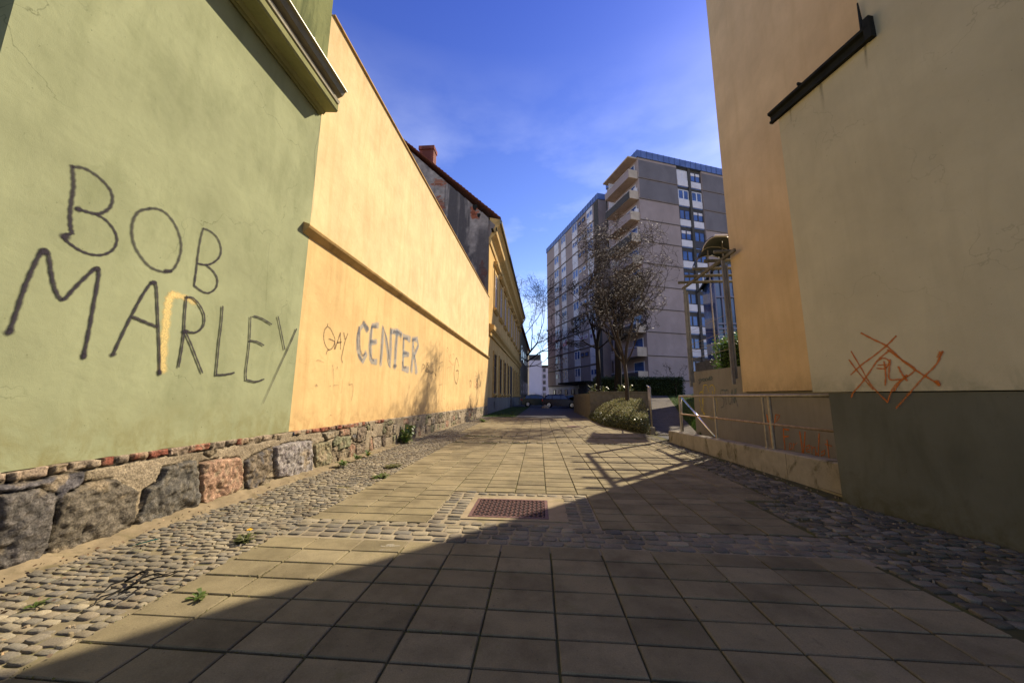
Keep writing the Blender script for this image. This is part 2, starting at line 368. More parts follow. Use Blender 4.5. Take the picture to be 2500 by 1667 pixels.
def copy_tree(o, parent=None):
    c = o.copy(); COL.objects.link(c); c.parent = parent
    for ch in list(o.children): copy_tree(ch, c)
    return c
def vnoise(x, y, seed=0):
    """smooth value noise for numpy arrays"""
    xi = np.floor(x).astype(int); yi = np.floor(y).astype(int); fx = x-xi; fy = y-yi
    fx = fx*fx*(3-2*fx); fy = fy*fy*(3-2*fy)
    def h(a, b):
        n = (a*374761393+b*668265263+seed*974711) & 0x7fffffff; n = ((n ^ (n >> 13))*1274126177) & 0x7fffffff
        return ((n ^ (n >> 16)) & 0xffff)/65535.0
    return (h(xi, yi)*(1-fx)+h(xi+1, yi)*fx)*(1-fy)+(h(xi, yi+1)*(1-fx)+h(xi+1, yi+1)*fx)*fy
def fbm(x, y, seed=0, o=4):
    t = 0; a = .5
    for i in range(o): t = t+a*vnoise(x*2**i, y*2**i, seed+i); a *= .5
    return t

# ------------------------------------------------------------------ spray strokes on a wall
def smooth_path(pts, n=6):
    if len(pts) < 3: return [Vector(p) for p in pts]
    P = [Vector(p) for p in pts]; P = [P[0]*2-P[1]]+P+[P[-1]*2-P[-2]]; out = []
    for i in range(1, len(P)-2):
        for k in range(n):
            t = k/n; out.append(.5*((2*P[i])+(P[i+1]-P[i-1])*t+(2*P[i-1]-5*P[i]+4*P[i+1]-P[i+2])*t*t+(3*P[i]-P[i-1]-3*P[i+1]+P[i+2])*t**3))
    out.append(P[-2]); return out
def graffiti(name, strokes, place, normal, mat, parent, off0=.003, jag=False, label=None):
    """strokes: list of (picture points, width m, opacity start, opacity end)"""
    V = []; F = []; UV = []; nrm = Vector(normal).normalized()
    for si, (pts, w, o0, o1) in enumerate(strokes):
        P = [place(x, y) for x, y in pts]; P = P if jag else smooth_path(P)
        off = nrm*(off0+si*.00035); n = len(P); b = len(V)
        tot = sum((P[i+1]-P[i]).length for i in range(n-1)); run = 0
        d0 = (P[1]-P[0]).normalized()*w*.4; dn = (P[-1]-P[-2]).normalized()*w*.4
        P = [P[0]-d0]+P+[P[-1]+dn]
        for i, p in enumerate(P):
            d = (P[min(i+1, len(P)-1)]-P[max(i-1, 0)]).normalized(); sd = nrm.cross(d).normalized()
            t = min(1, max(0, (i-1)/max(1, n-1))); op = o0+(o1-o0)*t
            e = 0 if i in (0, len(P)-1) else 1
            ww = w*(1+.18*math.sin(i*1.7+si))*(.55 if e == 0 else 1)
            V += [p+off+sd*ww*.5, p+off-sd*ww*.5]; UV += [(0, op*e), (1, op*e)]
            if i: F.append((b+2*i-2, b+2*i-1, b+2*i+1, b+2*i))
    me = bpy.data.meshes.new(name); me.from_pydata(V, [], F); uv = me.uv_layers.new(name='UVMap')
    for l in me.loops: uv.data[l.index].uv = UV[l.vertex_index]
    me.materials.append(mat); o = bpy.data.objects.new(name, me); COL.objects.link(o); adopt(o, parent)
    if label: o['label'] = label
    return o
def at(ox, oy, s, fn): return lambda x, y: fn(ox+x/s, oy+y/s)

# ================================================================== THE SETTING: ground
g = MB(); g.quad((-400, -60, -.06), (400, -60, -.06), (400, 700, -.06), (-400, 700, -.06)); struct(g.build('ground', m_soil))
g = MB(); g.quad((-3.74, -8, -.0125), (3.9, -8, -.0125), (3.9, 21.2, -.0125), (-3.74, 21.2, -.0125)); struct(g.build('paving_bed', m_joint))
g = MB(); g.quad((-3.74, 21.2, -.008), (4.3, 21.2, -.008), (6.0, 60, -.008), (-3.0, 60, -.008)); struct(g.build('road', m_asphalt))
g = MB(); g.quad((-30, 34, -.020), (40, 34, -.020), (40, 140, -.020), (-30, 140, -.020)); struct(g.build('car_park', m_asphalt))

CX0, CW, RY0, RH = .092, .404, 2.035, .226       # slab grid
def slab_mesh(slabs, gap=.0056, bev=.005, h=.03):
    V = []; F = []
    for (x0, x1, y0, y1) in slabs:
        x0 += gap+random.uniform(-.0015, .002); x1 -= gap+random.uniform(-.0015, .002); y0 += gap+random.uniform(-.001, .0025); y1 -= gap+random.uniform(-.001, .0025)
        z = random.uniform(-.0022, .0022); tx = random.uniform(-.0012, .0012); ty = random.uniform(-.0012, .0012)
        b = len(V)
        for (x, y, sx, sy) in ((x0, y0, 1, 1), (x1, y0, -1, 1), (x1, y1, -1, -1), (x0, y1, 1, -1)):
            zz = z+(tx if sx < 0 else -tx)+(ty if sy < 0 else -ty)
            V += [(x+sx*bev, y+sy*bev, zz), (x, y, zz-bev), (x, y, -h)]
        F.append((b, b+3, b+6, b+9))
        for i in range(4):
            j = (i+1) % 4; F += [(b+3*i+1, b+3*j+1, b+3*j, b+3*i), (b+3*i+2, b+3*j+2, b+3*j+1, b+3*i+1)]
    return V, F
def in_any(x0, x1, y0, y1, rs):
    return any(x1 > a+.03 and x0 < b-.03 and y1 > c+.03 and y0 < d-.03 for a, b, c, d in rs)
MANH = (-1.12, .60, 3.60, 4.78)
slabs = []
def left_edge(y): return -2.33 if y < 12 else -2.73
def right_edge(y): return 2.52 if y < 4.6 else 2.92 if y < 7.5 else 3.33
for c in range(-8, 9):
    x0 = CX0+CW*c; x1 = x0+CW
    y = RY0-RH*30
    if True:
        while y < 3.05:
            if x0 > -2.35 and x1 < 2.55: slabs.append((x0, x1, y, y+RH))
            y += RH
        y = 3.60+random.uniform(0, .02)
        while y < 21.0:
            L = random.choice((RH, RH, RH, .27, .18, .34)) if y > 3.9 else RH
            y1 = y+L
            if 9.72 < y1 and y < 9.86: y = 9.90; continue
            if 11.2 < y1 and y < 11.35: y = 11.39; continue
            if y < 9.74 < y1+.08: y1 = 9.73
            if y < 11.22 < y1+.08: y1 = 11.21
            if x0 > left_edge(y)-.02 and x1 < right_edge(y)+.02 and not in_any(x0, x1, y, y1, [MANH]): slabs.append((x0, x1, y, y1))
            elif x0 > left_edge(y)-.02 and x1 < right_edge(y)+.02:
                # cut slabs around the cobble frame of the manhole
                a, b, c_, d = MANH
                if x0 < a < x1: slabs.append((x0, a, y, y1))
                if x0 < b < x1: slabs.append((b, x1, y, y1))
                if y < d < y1 and x1 > a and x0 < b: slabs.append((max(x0, a), min(x1, b), d, y1))
            y = y1
V, F = slab_mesh(slabs)
struct(npmesh('pavement', V, F, m_slab))

def cobble_mesh(stones):
    """stones: (cx, cy, hx, hy, rot, z) rounded setts with domed tops"""
    V = []; F = []
    for cx, cy, hx, hy, rt, z in stones:
        b = len(V); ca, sa = math.cos(rt), math.sin(rt); n = 12
        sh = [(1+random.uniform(-.07, .05)) for _ in range(n)]
        tx, ty = random.uniform(-.05, .05), random.uniform(-.05, .05)
        for lev, (k, dz) in enumerate(((.86, .000), (.955, -.002), (1.0, -.008), (1.02, -.03))):
            for i in range(n):
                t = 2*math.pi*(i+.5)/n; c, s = math.cos(t), math.sin(t)
                m = (abs(c)**7+abs(s)**7)**(-1/7)
                x = c*m*hx*k*sh[i]; y = s*m*hy*k*sh[i]
                V.append((cx+x*ca-y*sa, cy+x*sa+y*ca, z+dz+x*tx+y*ty+random.uniform(-.001, .001)))
        F.append(tuple(b+i for i in range(n)))
        for lev in range(3):
            for i in range(n):
                j = (i+1) % n; F.append((b+(lev+1)*n+i, b+(lev+1)*n+j, b+lev*n+j, b+lev*n+i))
    return V, F
def cobble_obj(name, stones, mat=m_cobble):
    V, F = cobble_mesh(stones); me = bpy.data.meshes.new(name); me.from_pydata(V, [], F); me.materials.append(mat)
    for p in me.polygons: p.use_smooth = True
    o = bpy.data.objects.new(name, me); COL.objects.link(o); return struct(o)
st = []
R = random.uniform
# side strips: courses running across the gutter
def strip(xa, xb, ya, yb, dx=.092, dy=.062, jit=.012, zj=.006):
    y = ya
    while y < yb:
        h = dy*R(.8, 1.25); x = (xa(y) if callable(xa) else xa)+R(0, .05); xe = xb(y) if callable(xb) else xb
        while x < xe-.03:
            w = dx*R(.7, 1.35)
            if x+w > xe: w = xe-x
            if w > .045 and R(0, 1) > .02: st.append((x+w/2+R(-jit, jit)*.5, y+h/2+R(-jit, jit), w/2-.0055, h/2-.0055, R(-.14, .14), R(-zj, zj)*.8+.001))
            x += w
        y += h
strip(-3.56, lambda y: left_edge(y)-.01, .2, 21.2)
cobble_obj('cobbled_gutter', st); st = []
strip(lambda y: right_edge(y)+.01, lambda y: min(3.66+max(0, (5.2-y))*.05+.0, 3.70) if y > 4.9 else 3.62+(4.9-y)*.24, 1.2, 12.6, .12, .085, .016, .010)
cobble_obj('cobbled_gutter', st, island('shade_toned_mossy_sett', [(.12, .11, .08), (.20, .175, .12), (.09, .083, .06), (.16, .14, .10), (.26, .23, .17), (.11, .10, .075)], .75, 160, .5, (.8, (.09, .078, .045)), (.7, (.085, .085, .03)), .4))  # mossy setts, their tones darkened and browned for the shaded side
st = []
for r in range(4):                                   # the band of four courses
    x = -2.95+R(0, .1); y = 3.235+.104*r
    while x < 2.7:
        w = .145*R(.72, 1.3)
        if x > -2.9: st.append((x+w/2, y+R(-.005, .005)+ (-.012*x if x < -1 else 0), w/2-.007, .0455, R(-.04, .04), R(-.004, .004)))
        x += w
a, b, c_, d = MANH
for k in range(2):                                   # frame round the manhole
    for sx in (0, 1):
        y = c_+.02; 
        while y < d-.04:
            h = .094*R(.85, 1.15); xc = (a+.085+.155*k) if sx == 0 else (b-.085-.155*k)
            st.append((xc+R(-.008, .008), y+h/2, .070*R(.9, 1.05), h/2-.008, R(-.06, .06), R(-.003, .004))); y += h
x = a+.33
while x < b-.36:
    w = .13*R(.85, 1.15); st.append((x+w/2, d-.065, w/2-.012, .045, R(-.05, .05), R(-.003, .003))); x += w
x = a+.33
while x < b-.36:
    w = .13*R(.85, 1.15); st.append((x+w/2, c_+.035, w/2-.012, .036, R(-.05, .05), R(-.003, .003))); x += w
for (yy, xa, xb) in ((9.80, -2.7, 3.2), (11.30, -2.2, 2.2)):
    for k in range(1):
        x = xa
        while x < xb:
            w = .17*R(.7, 1.3); st.append((x+w/2, yy+R(-.02, .02), w/2-.012, .052, R(-.08, .08), R(-.002, .006))); x += w
cobble_obj('cobbled_band', st)
for n_, (x0, x1, y0, y1) in enumerate(((-3.0, 2.7, 3.06, 3.595), MANH)):
    g = MB(); z = -.0085+.001*n_; g.quad((x0, y0, z), (x1, y0, z), (x1, y1, z), (x0, y1, z)); struct(g.build('mortar_bed', concrete('band_sand', (.27, .225, .15), (.15, .14, .06), .5)))
g = MB(); g.quad((-3.74, -3, -.0095), (-2.335, -3, -.0095), (-2.335, 21.2, -.0095), (-3.74, 21.2, -.0095)); struct(g.build('gutter_bed', concrete('gap_shade_sand', (.20, .165, .10), (.12, .12, .04), .6)))  # sand coloured darker to paint the shadow in the gaps between setts

# drift of crumbled mortar and sand along the foot of the left wall
ys = np.arange(.2, 25.2, .03); xs = np.linspace(-3.80, -3.42, 22); X, Y = np.meshgrid(xs, ys)
hgt = np.clip((-3.44-X)/.30, 0, 1)**1.3*(.02+.10*fbm(Y*1.3, X*2, 3))+.040*fbm(X*16, Y*16, 5)-.030
hgt = np.where(X > -3.445, -.05, hgt)
n0, n1 = X.shape; idx = np.arange(n0*n1).reshape(n0, n1)
fc = np.stack([idx[:-1, :-1], idx[:-1, 1:], idx[1:, 1:], idx[1:, :-1]], -1).reshape(-1, 4)
o = npmesh('sand_drift', np.stack([X, Y, hgt], -1).reshape(-1, 3), fc, m_soil, smooth=True); struct(o)

# grass verge beside the far road, rising path and lawn on the right
g = MB(); g.quad((-3.74, 21.6, .004), (-1.4, 21.6, .004), (-1.0, 44, .004), (-3.4, 44, .004)); struct(g.build('grass_verge', m_lawn))
def ground_sheet(name, quads, mat, z_off=0, n=14, rough=.0):
    V = []; F = []
    for (A, B, C_, D) in quads:
        b = len(V); A, B, C_, D = map(Vector, (A, B, C_, D))
        for i in range(n+1):
            for j in range(n+1):
                s, t = i/n, j/n; p = (A*(1-s)+B*s)*(1-t)+(D*(1-s)+C_*s)*t; V.append((p.x, p.y, p.z+z_off+R(-rough, rough)))
        for i in range(n):
            for j in range(n): F.append((b+i*(n+1)+j, b+(i+1)*(n+1)+j, b+(i+1)*(n+1)+j+1, b+i*(n+1)+j+1))
    return struct(npmesh(name, V, F, mat, smooth=True))
m_path = island('path_paver', [(.11, .10, .09), (.15, .13, .11), (.13, .12, .115)], .85, 90, .4)
# path: small pavers laid on a ramp that climbs to the upper garden
pa = [(4.02, 12.55, 0), (5.35, 11.9, 0)]; 
def path_pt(s, t):
    L0 = Vector((3.98, 12.3, 0.0)); L1 = Vector((4.75, 16, .30)); L2 = Vector((9.2, 30, 1.38)); L3 = Vector((13.5, 44, 1.5))
    R0 = Vector((5.32, 12.3, 0.0)); R1 = Vector((6.3, 16, .30)); R2 = Vector((10.6, 30, 1.38)); R3 = Vector((15.0, 44, 1.5))
    def ev(P):
        if t < .3: return P[0].lerp(P[1], t/.3)
        if t < .8: return P[1].lerp(P[2], (t-.3)/.5)
        return P[2].lerp(P[3], (t-.8)/.2)
    return ev((L0, L1, L2, L3)).lerp(ev((R0, R1, R2, R3)), s)
V = []; F = []
NR, NC = 190, 10
for i in range(NR):
    for j in range(NC):
        t0, t1 = i/NR, (i+1)/NR; o_ = (.5/NC if i % 2 else 0)
        s0, s1 = j/NC+o_*.9, min(1, (j+1)/NC+o_*.9)
        if s1-s0 < .03: continue
        e = .0008; q = [path_pt(s0+.006, t0+e*.5), path_pt(s1-.006, t0+e*.5), path_pt(s1-.006, t1-e*.5), path_pt(s0+.006, t1-e*.5)]
        z = R(-.003, .003)+.012; b = len(V); V += [(p.x, p.y, p.z+z) for p in q]; F.append((b, b+1, b+2, b+3))
struct(npmesh('garden_path', V, F, m_path))
V = []; F = []
for i in range(41):
    for s in (-.03, 1.03): p = path_pt(s, i/40); V.append((p.x, p.y, p.z-.004))
F = [(2*i, 2*i+1, 2*i+3, 2*i+2) for i in range(40)]; struct(npmesh('path_bed', V, F, m_joint))
# lawn bank: right of the path, up to the hedge, and the upper garden behind the planter
LW = [((5.36, 12.35, -.02), (5.7, 12.35, .55), (7.2, 16, .9), (6.34, 16, .29)),
      ((6.34, 16, .29), (7.2, 16, .9), (13, 30, 1.5), (10.64, 30, 1.37)),
      ((10.64, 30, 1.37), (13, 30, 1.5), (30, 46, 1.5), (15.0, 44, 1.48)),
      ((7.2, 16, .9), (14, 14, 1.3), (30, 30, 1.5), (13, 30, 1.5)),
      ((3.2, 21.0, 1.42), (5.9, 21.0, 1.42), (9.16, 30, 1.36), (3.4, 30, 1.42)),
      ((3.4, 30, 1.42), (9.16, 30, 1.36), (14, 46, 1.4), (3.6, 46, 1.0))]
ground_sheet('lawn', LW, m_lawn, rough=.012)
bl = []; bf = []
def blades(A, B, C_, D, n, h=.09):
    A, B, C_, D = map(Vector, (A, B, C_, D))
    for _ in range(n):
        s, t = R(0, 1), R(0, 1)**1.5; p = (A*(1-s)+B*s)*(1-t)+(D*(1-s)+C_*s)*t; a = R(0, 6.28); w = R(.006, .012); hh = h*R(.5, 1.3)
        d = Vector((math.cos(a), math.sin(a), 0)); l = Vector((R(-.5, .5), R(-.5, .5), 1))*hh; b = len(bl)
        bl.extend([p-d*w, p+d*w, p+l]); bf.append((b, b+1, b+2))
for q, n in zip(LW[:2]+[LW[4]], (5000, 6000, 3000)): blades(*q, n)
blades((-3.6, 21.8, 0), (-1.6, 21.8, 0), (-1.2, 40, 0), (-3.4, 40, 0), 4000, .06)
tag(npmesh('lawn_grass', bl, bf, m_grass), 'short green grass on the bank beside the rising path', 'grass', kind='stuff')

# ================================================================== LEFT: stone base, green house, ochre wall
WX = -3.75
def onw(x, y): return pl(x, y, 0, WX)
def zbase(y): return .69-(.11)*np.clip((y-5)/20, 0, 1)-.0*y+.16*0
def rubble(y0, y1, dy, dz, name, parent, near):
    ys = np.arange(y0, y1+dy/2, dy); zs = np.arange(-.06, .76, dz); Y, Z = np.meshgrid(ys, zs, indexing='ij')
    top = zbase(Y)+.018*fbm(Y*5, Y*0+3, 9)-.006
    Zc = np.minimum(Z, top)
    H = np.zeros_like(Y)-.030; Cc = np.zeros(Y.shape+(3,)); Cc[...] = (.30, .245, .165)
    H += .030*fbm(Y*5, Zc*6, 11)+.014*fbm(Y*28, Zc*28, 12)
    mort = fbm(Y*4, Zc*5, 13, 5)
    Cc *= (.65+.75*mort)[..., None]
    def put(poly, col, hgt, sd, col2=None, tilt=0, rd=.022, wob=.034):
        P = np.array(poly); inside = np.zeros(Y.shape, bool); dist = np.full(Y.shape, 9.0)
        wy = Y+(wob*(fbm(Y*9, Zc*9, sd, 3)-.47)); wz = Zc+(wob*(fbm(Y*9, Zc*9, sd+40, 3)-.47))
        n = len(P); j = n-1
        for i in range(n):
            a, b = P[j], P[i]
            cond = ((b[1] > wz) != (a[1] > wz)) & (wy < (a[0]-b[0])*(wz-b[1])/((a[1]-b[1])+1e-9)+b[0]); inside ^= cond
            ab = b-a; t = np.clip(((wy-a[0])*ab[0]+(wz-a[1])*ab[1])/(ab@ab+1e-9), 0, 1)
            dist = np.minimum(dist, np.hypot(wy-a[0]-t*ab[0], wz-a[1]-t*ab[1])); j = i
        sd_ = np.where(inside, dist, -dist)
        k = np.clip(sd_/rd, 0, 1); prof = 1-(1-k)**2.2
        face = fbm(Y*7, Zc*7, sd+1, 4)-.47; fine = fbm(Y*30, Zc*30, sd+2, 4)-.47; facet = np.abs(fbm(Y*4+face*1.2, Zc*4, sd+3, 3)-.47)
        nh = -.045+prof*(hgt*.55+.045+face*.055+fine*.045-facet*.07+tilt*(Zc-.35))
        m = sd_ > 0
        H[m] = np.maximum(nh, H-.01)[m]
        crack = (sd_ <= 0) & (sd_ > -.013) & (fbm(Y*5, Zc*5, sd+9) > .36); H[crack] -= .045*(1-(-sd_[crack])/.013)
        Cc[crack] *= .35
        c = np.array(col)[None, None]*(.35+1.3*fbm(Y*34, Zc*26, sd+4, 4))[..., None]
        if col2 is not None:
            w = np.clip((fbm(Y*24, Zc*20, sd+5, 4)-.47)*7, 0, 1)[..., None]*.7; c = c*(1-w)+np.array(col2)*w*(.8+1.2*fine[..., None])
        patch = np.clip((fbm(Y*6+9, Zc*6, sd+6, 5)-.585)*9, 0, 1)[..., None]*.8        # old mortar smeared over the face
        c = c*(1-patch)+np.array((.33, .26, .165))*patch
        e = np.clip(sd_/.02, 0, 1)[..., None]; c = c*(.55+.45*e)
        Cc[m] = c[m]
    Z3 = lambda l: [tuple(onw(x/2.1875, 950+y/2.1875))[1:] for x, y in l]
    Z7 = lambda l: [tuple(onw(400+x/3.92, 900+y/3.92))[1:] for x, y in l]
    if near:
        put([(1.2, -.1), (1.25, .62), (2.0, .60), (2.15, -.1)], (.11, .105, .11), .06, 80)
        put([(2.2, -.1), (2.22, .60), (2.72, .61), (2.74, -.1)], (.13, .12, .12), .06, 90)
        put(Z3([(-60, 560), (40, 545), (180, 530), (268, 560), (262, 640), (240, 760), (195, 880), (90, 1020), (-60, 1040)]), (.11, .10, .088), .085, 100, (.23, .205, .18))
        put(Z3([(300, 560), (450, 500), (600, 480), (715, 545), (700, 640), (685, 730), (600, 800), (480, 860), (330, 900), (225, 880), (235, 780), (275, 650)]), (.14, .12, .09), .085, 120, (.22, .19, .14))
        put(Z3([(730, 640), (752, 540), (812, 500), (852, 420), (960, 388), (1032, 375), (1046, 480), (1042, 590), (1025, 650), (900, 695), (760, 755), (700, 770), (700, 700)]), (.135, .125, .105), .07, 140, (.20, .175, .13))
        put(Z3([(1055, 395), (1130, 370), (1260, 365), (1285, 420), (1282, 520), (1200, 590), (1100, 640), (1056, 600), (1052, 470)]), (.40, .25, .165), .055, 160, (.33, .25, .16))
        put(Z3([(1294, 385), (1345, 350), (1436, 312), (1440, 440), (1400, 480), (1380, 570), (1300, 540), (1290, 470)]), (.20, .16, .11), .055, 180, (.12, .12, .13))
        put(Z7([(1026, 745), (1200, 702), (1388, 682), (1395, 850), (1396, 990), (1230, 1034), (1055, 1046), (1035, 900)]), (.32, .29, .26), .075, 200, (.24, .205, .20))
        put(Z7([(1412, 725), (1560, 692), (1588, 850), (1556, 965), (1436, 995), (1412, 850)]), (.27, .235, .14), .05, 220, (.20, .19, .12))
        put(Z7([(1592, 700), (1640, 645), (1750, 640), (1762, 740), (1640, 792), (1594, 745)]), (.23, .225, .135), .055, 240)
        put(Z7([(1492, 615), (1615, 594), (1618, 660), (1530, 682)]), (.28, .24, .17), .04, 260)
        put(Z7([(1572, 875), (1700, 805), (1712, 950), (1602, 985)]), (.24, .185, .115), .04, 280)
        put(Z7([(880, 1110), (960, 1050), (1130, 1050), (1140, 1200), (930, 1230)]), (.22, .18, .12), .02, 290)
        put(Z7([(600, 1260), (760, 1150), (860, 1150), (900, 1230), (620, 1330)]), (.20, .16, .10), .01, 295)
        rr0 = random.Random(9)
        for _ in range(95):
            yy, zz = rr0.uniform(1.5, 7.8), rr0.uniform(-.02, .60); w_, h_ = rr0.uniform(.03, .10), rr0.uniform(.03, .07)
            i0, j0 = int((yy-y0)/dy), int((zz+.06)/dz)
            if 0 < i0 < H.shape[0]-1 and 0 < j0 < H.shape[1]-1 and H[i0, j0] < -.012:
                put([(yy-w_, zz), (yy-w_*.6, zz+h_), (yy+w_*.7, zz+h_*.9), (yy+w_, zz-.01), (yy+.1*w_, zz-h_)], rr0.choice(((.20, .17, .12), (.26, .21, .14), (.13, .125, .12), (.30, .17, .11), (.33, .28, .2))), .01, 500+_*3, rd=.012)
        # the course of bricks under the plaster, half smeared with mortar
        y = 1.0; k = 0
        while y < 8.2:
            L = R(.10, .25); zt = zbase(y)+.03; hb = R(.088, .108)
            if y < 5.6: zt -= 0
            colr = random.choice(((.27, .10, .06), (.31, .13, .08), (.24, .085, .055), (.33, .25, .18), (.34, .27, .19), (.26, .21, .15)))
            if R(0, 1) < .93: put([(y, zt-hb), (y, zt), (y+L-.008, zt), (y+L-.008, zt-hb+R(-.01, .01))], colr, -.004+R(0, .012), 300+k*7, (.34, .27, .185) if R(0, 1) < .6 else None, rd=.014, wob=.016)
            y += L; k += 1
        rng_from = 5.95
    else: rng_from = y0
    # beyond: smaller rubble under thick lime mortar
    rr = random.Random(5); y = rng_from
    while y < y1-.2:
        w = rr.uniform(.16, .42); z = .0
        if not (near and y > y1-.5) or True:
            z = rr.uniform(-.05, .02)
            while z < .60:
                h = rr.uniform(.16, .36); zt = min(z+h, .62)
                if rr.random() < .72 and zt-z > .1:
                    c = rr.choice(((.30, .24, .155), (.25, .20, .13), (.22, .21, .12), (.36, .30, .22), (.20, .155, .11), (.33, .20, .13)))
                    j = lambda: rr.uniform(-.03, .03)
                    if near is False or y > 5.9:
                        put([(y+j(), z+.02+j()*.4), (y+j(), zt-.02), (y+w*.5, zt-.005+j()*.3), (y+w-.03+j(), zt-.03), (y+w-.02+j(), z+.02), (y+w*.5, z+.01)], c, rr.uniform(.0, .03), int(y*50)+int(z*10)+400, (.34, .28, .19))
                z += h
        y += w
    # white bloom / crumbling lime where the plaster ends
    lim = np.clip((Zc-(top-.03))/.03, 0, 1)[..., None]*np.clip((fbm(Y*7, Zc*3, 77)-.42)*6, 0, 1)[..., None]
    Cc[:] = Cc*(1-lim*.7)+np.array((.42, .34, .24))*lim*.7
    over = Z > top; H = np.where(over, -.12, H)
    X = WX+.035+H
    if near is False: X = X+0
    n0, n1 = Y.shape; idx = np.arange(n0*n1).reshape(n0, n1)
    fc = np.stack([idx[:-1, :-1], idx[1:, :-1], idx[1:, 1:], idx[:-1, 1:]], -1).reshape(-1, 4)
    return npmesh(name, np.stack([X, Y, np.where(over, top, Z)], -1).reshape(-1, 3), fc, m_stone, parent, col=np.clip(Cc, 0, 1).reshape(-1, 3), smooth=True)

YB = 5.12                                            # where green meets ochre
gh = wempty('green_house', (-6.5, 0, 0), 'green plastered house with moulded cornice and black lettering on its wall', 'house')
def wavy_wall(name, ya, yb, zb, zt, mat, parent, x=WX, th=.35, step=.06):
    """plaster skin with a crumbly lower edge"""
    ys = np.arange(ya, yb+step/2, step); ys[-1] = yb; V = []; F = []
    for i, y in enumerate(ys):
        b = (zb(y) if callable(zb) else zb)+.014*(vnoise(np.array([y*9.]), np.array([2.]), 5)[0]-.5)
        t = zt(y) if callable(zt) else zt
        V += [(x, y, b), (x, y, t), (x-th, y, b), (x-th, y, t)]
    n = len(ys)
    for i in range(n-1):
        a = 4*i; c = a+4; F += [(a, c, c+1, a+1), (a+2, a+3, c+3, c+2), (a, a+2, c+2, c), (a+1, c+1, c+3, a+3)]
    F += [(0, 1, 3, 2), (4*n-4, 4*n-2, 4*n-1, 4*n-3)]
    return npmesh(name, V, F, mat, parent)
CZ = 6.03                                            # underside of the cornice
# green wall with a window opening near its left edge
WY0, WY1, WZ0, WZ1 = .55, 1.82, 3.42, 5.35
wavy_wall('wall', WY1, YB, lambda y: float(zbase(y)), 6.5, m_green, gh)
g = MB(); g.box(WX-.35, WX, -7, WY0, .69, 6.5); g.box(WX-.35, WX, WY0, WY1, .69, WZ0); g.box(WX-.35, WX, WY0, WY1, WZ1, 6.5); g.build('wall', m_green, gh)
g = MB(); g.box(WX-.33, WX-.004, -7, YB-.003, 6.5, 10.6); g.build('attic_wall', m_green2, gh)
g = MB(); g.box(-9.8, WX-.36, -7, YB-.02, .0, 10.5); g.box(-9.8, WX-.36, YB-.02, YB, .0, 10.5); g.build('rear_wall', m_green2, gh)
g = MB(); g.prism([(-10.2, 10.6), (-3.5, 10.6), (-6.8, 13.2)], -7.2, YB+.05, 1); g.build('roof', m_tile, gh)
w = MB(); 
w.box(WX-.24, WX-.16, WY0, WY0+.08, WZ0, WZ1); w.box(WX-.24, WX-.16, WY1-.08, WY1, WZ0, WZ1); w.box(WX-.24, WX-.16, WY0+.08, WY1-.08, WZ0, WZ0+.08); w.box(WX-.24, WX-.16, WY0+.08, WY1-.08, WZ1-.08, WZ1); w.box(WX-.23, WX-.17, 1.15, 1.21, WZ0+.08, WZ1-.08)
wi = w.build('window', m_dframe, gh)
g = MB(); g.box(WX-.21, WX-.20, WY0+.08, WY1-.08, WZ0+.08, WZ1-.08); g.build('pane', m_glass, wi)
rubble(.6, YB+.08, .0125, .0125, 'stone_base', gh, True)
# cornice: moulded profile running along the eaves, broken off at the ochre wall
prof = [(WX+.004, 6.00), (WX+.03, 5.985), (WX+.055, 6.02), (WX+.075, 6.00), (WX+.10, 6.03), (WX+.115, 6.05), (WX+.31, 6.035), (WX+.33, 6.06), (WX+.33, 6.17), (WX+.004, 6.17)]
g = MB(); g.prism(prof, -7.1, YB-.06, 1); co = g.build('cornice', m_cornice, gh)
g = MB(); g.prism([(WX+.004, 6.172), (WX+.35, 6.172), (WX+.365, 6.22), (WX+.004, 6.22)], -7.1, YB-.075, 1); g.build('stone_strip', m_cornstone, co)
g = MB(); g.prism([(WX+.004, 6.222), (WX+.31, 6.222), (WX+.335, 6.26), (WX+.42, 6.30), (WX+.46, 6.37), (WX+.50, 6.375), (WX+.50, 6.39), (WX+.004, 6.46)], -7.1, YB-.10, 1); g.build('gutter', m_gutter, co)
p = onw(756, 100); g = MB(); g.tube([(WX+.0, p.y, p.z-.05), (WX+.05, p.y, p.z-.02), (WX+.06, p.y+.01, p.z+.06)], [.035, .04, .02], 8); g.build('insulator', m_white, gh, smooth=True)
p = onw(768, 114); g = MB(); g.tube([(WX+.02+.0*math.cos(t), p.y+.04*math.cos(t), p.z+.04*math.sin(t)) for t in np.linspace(0, 6.28, 14)], .009, 6); g.build('iron_ring', m_beam, gh)

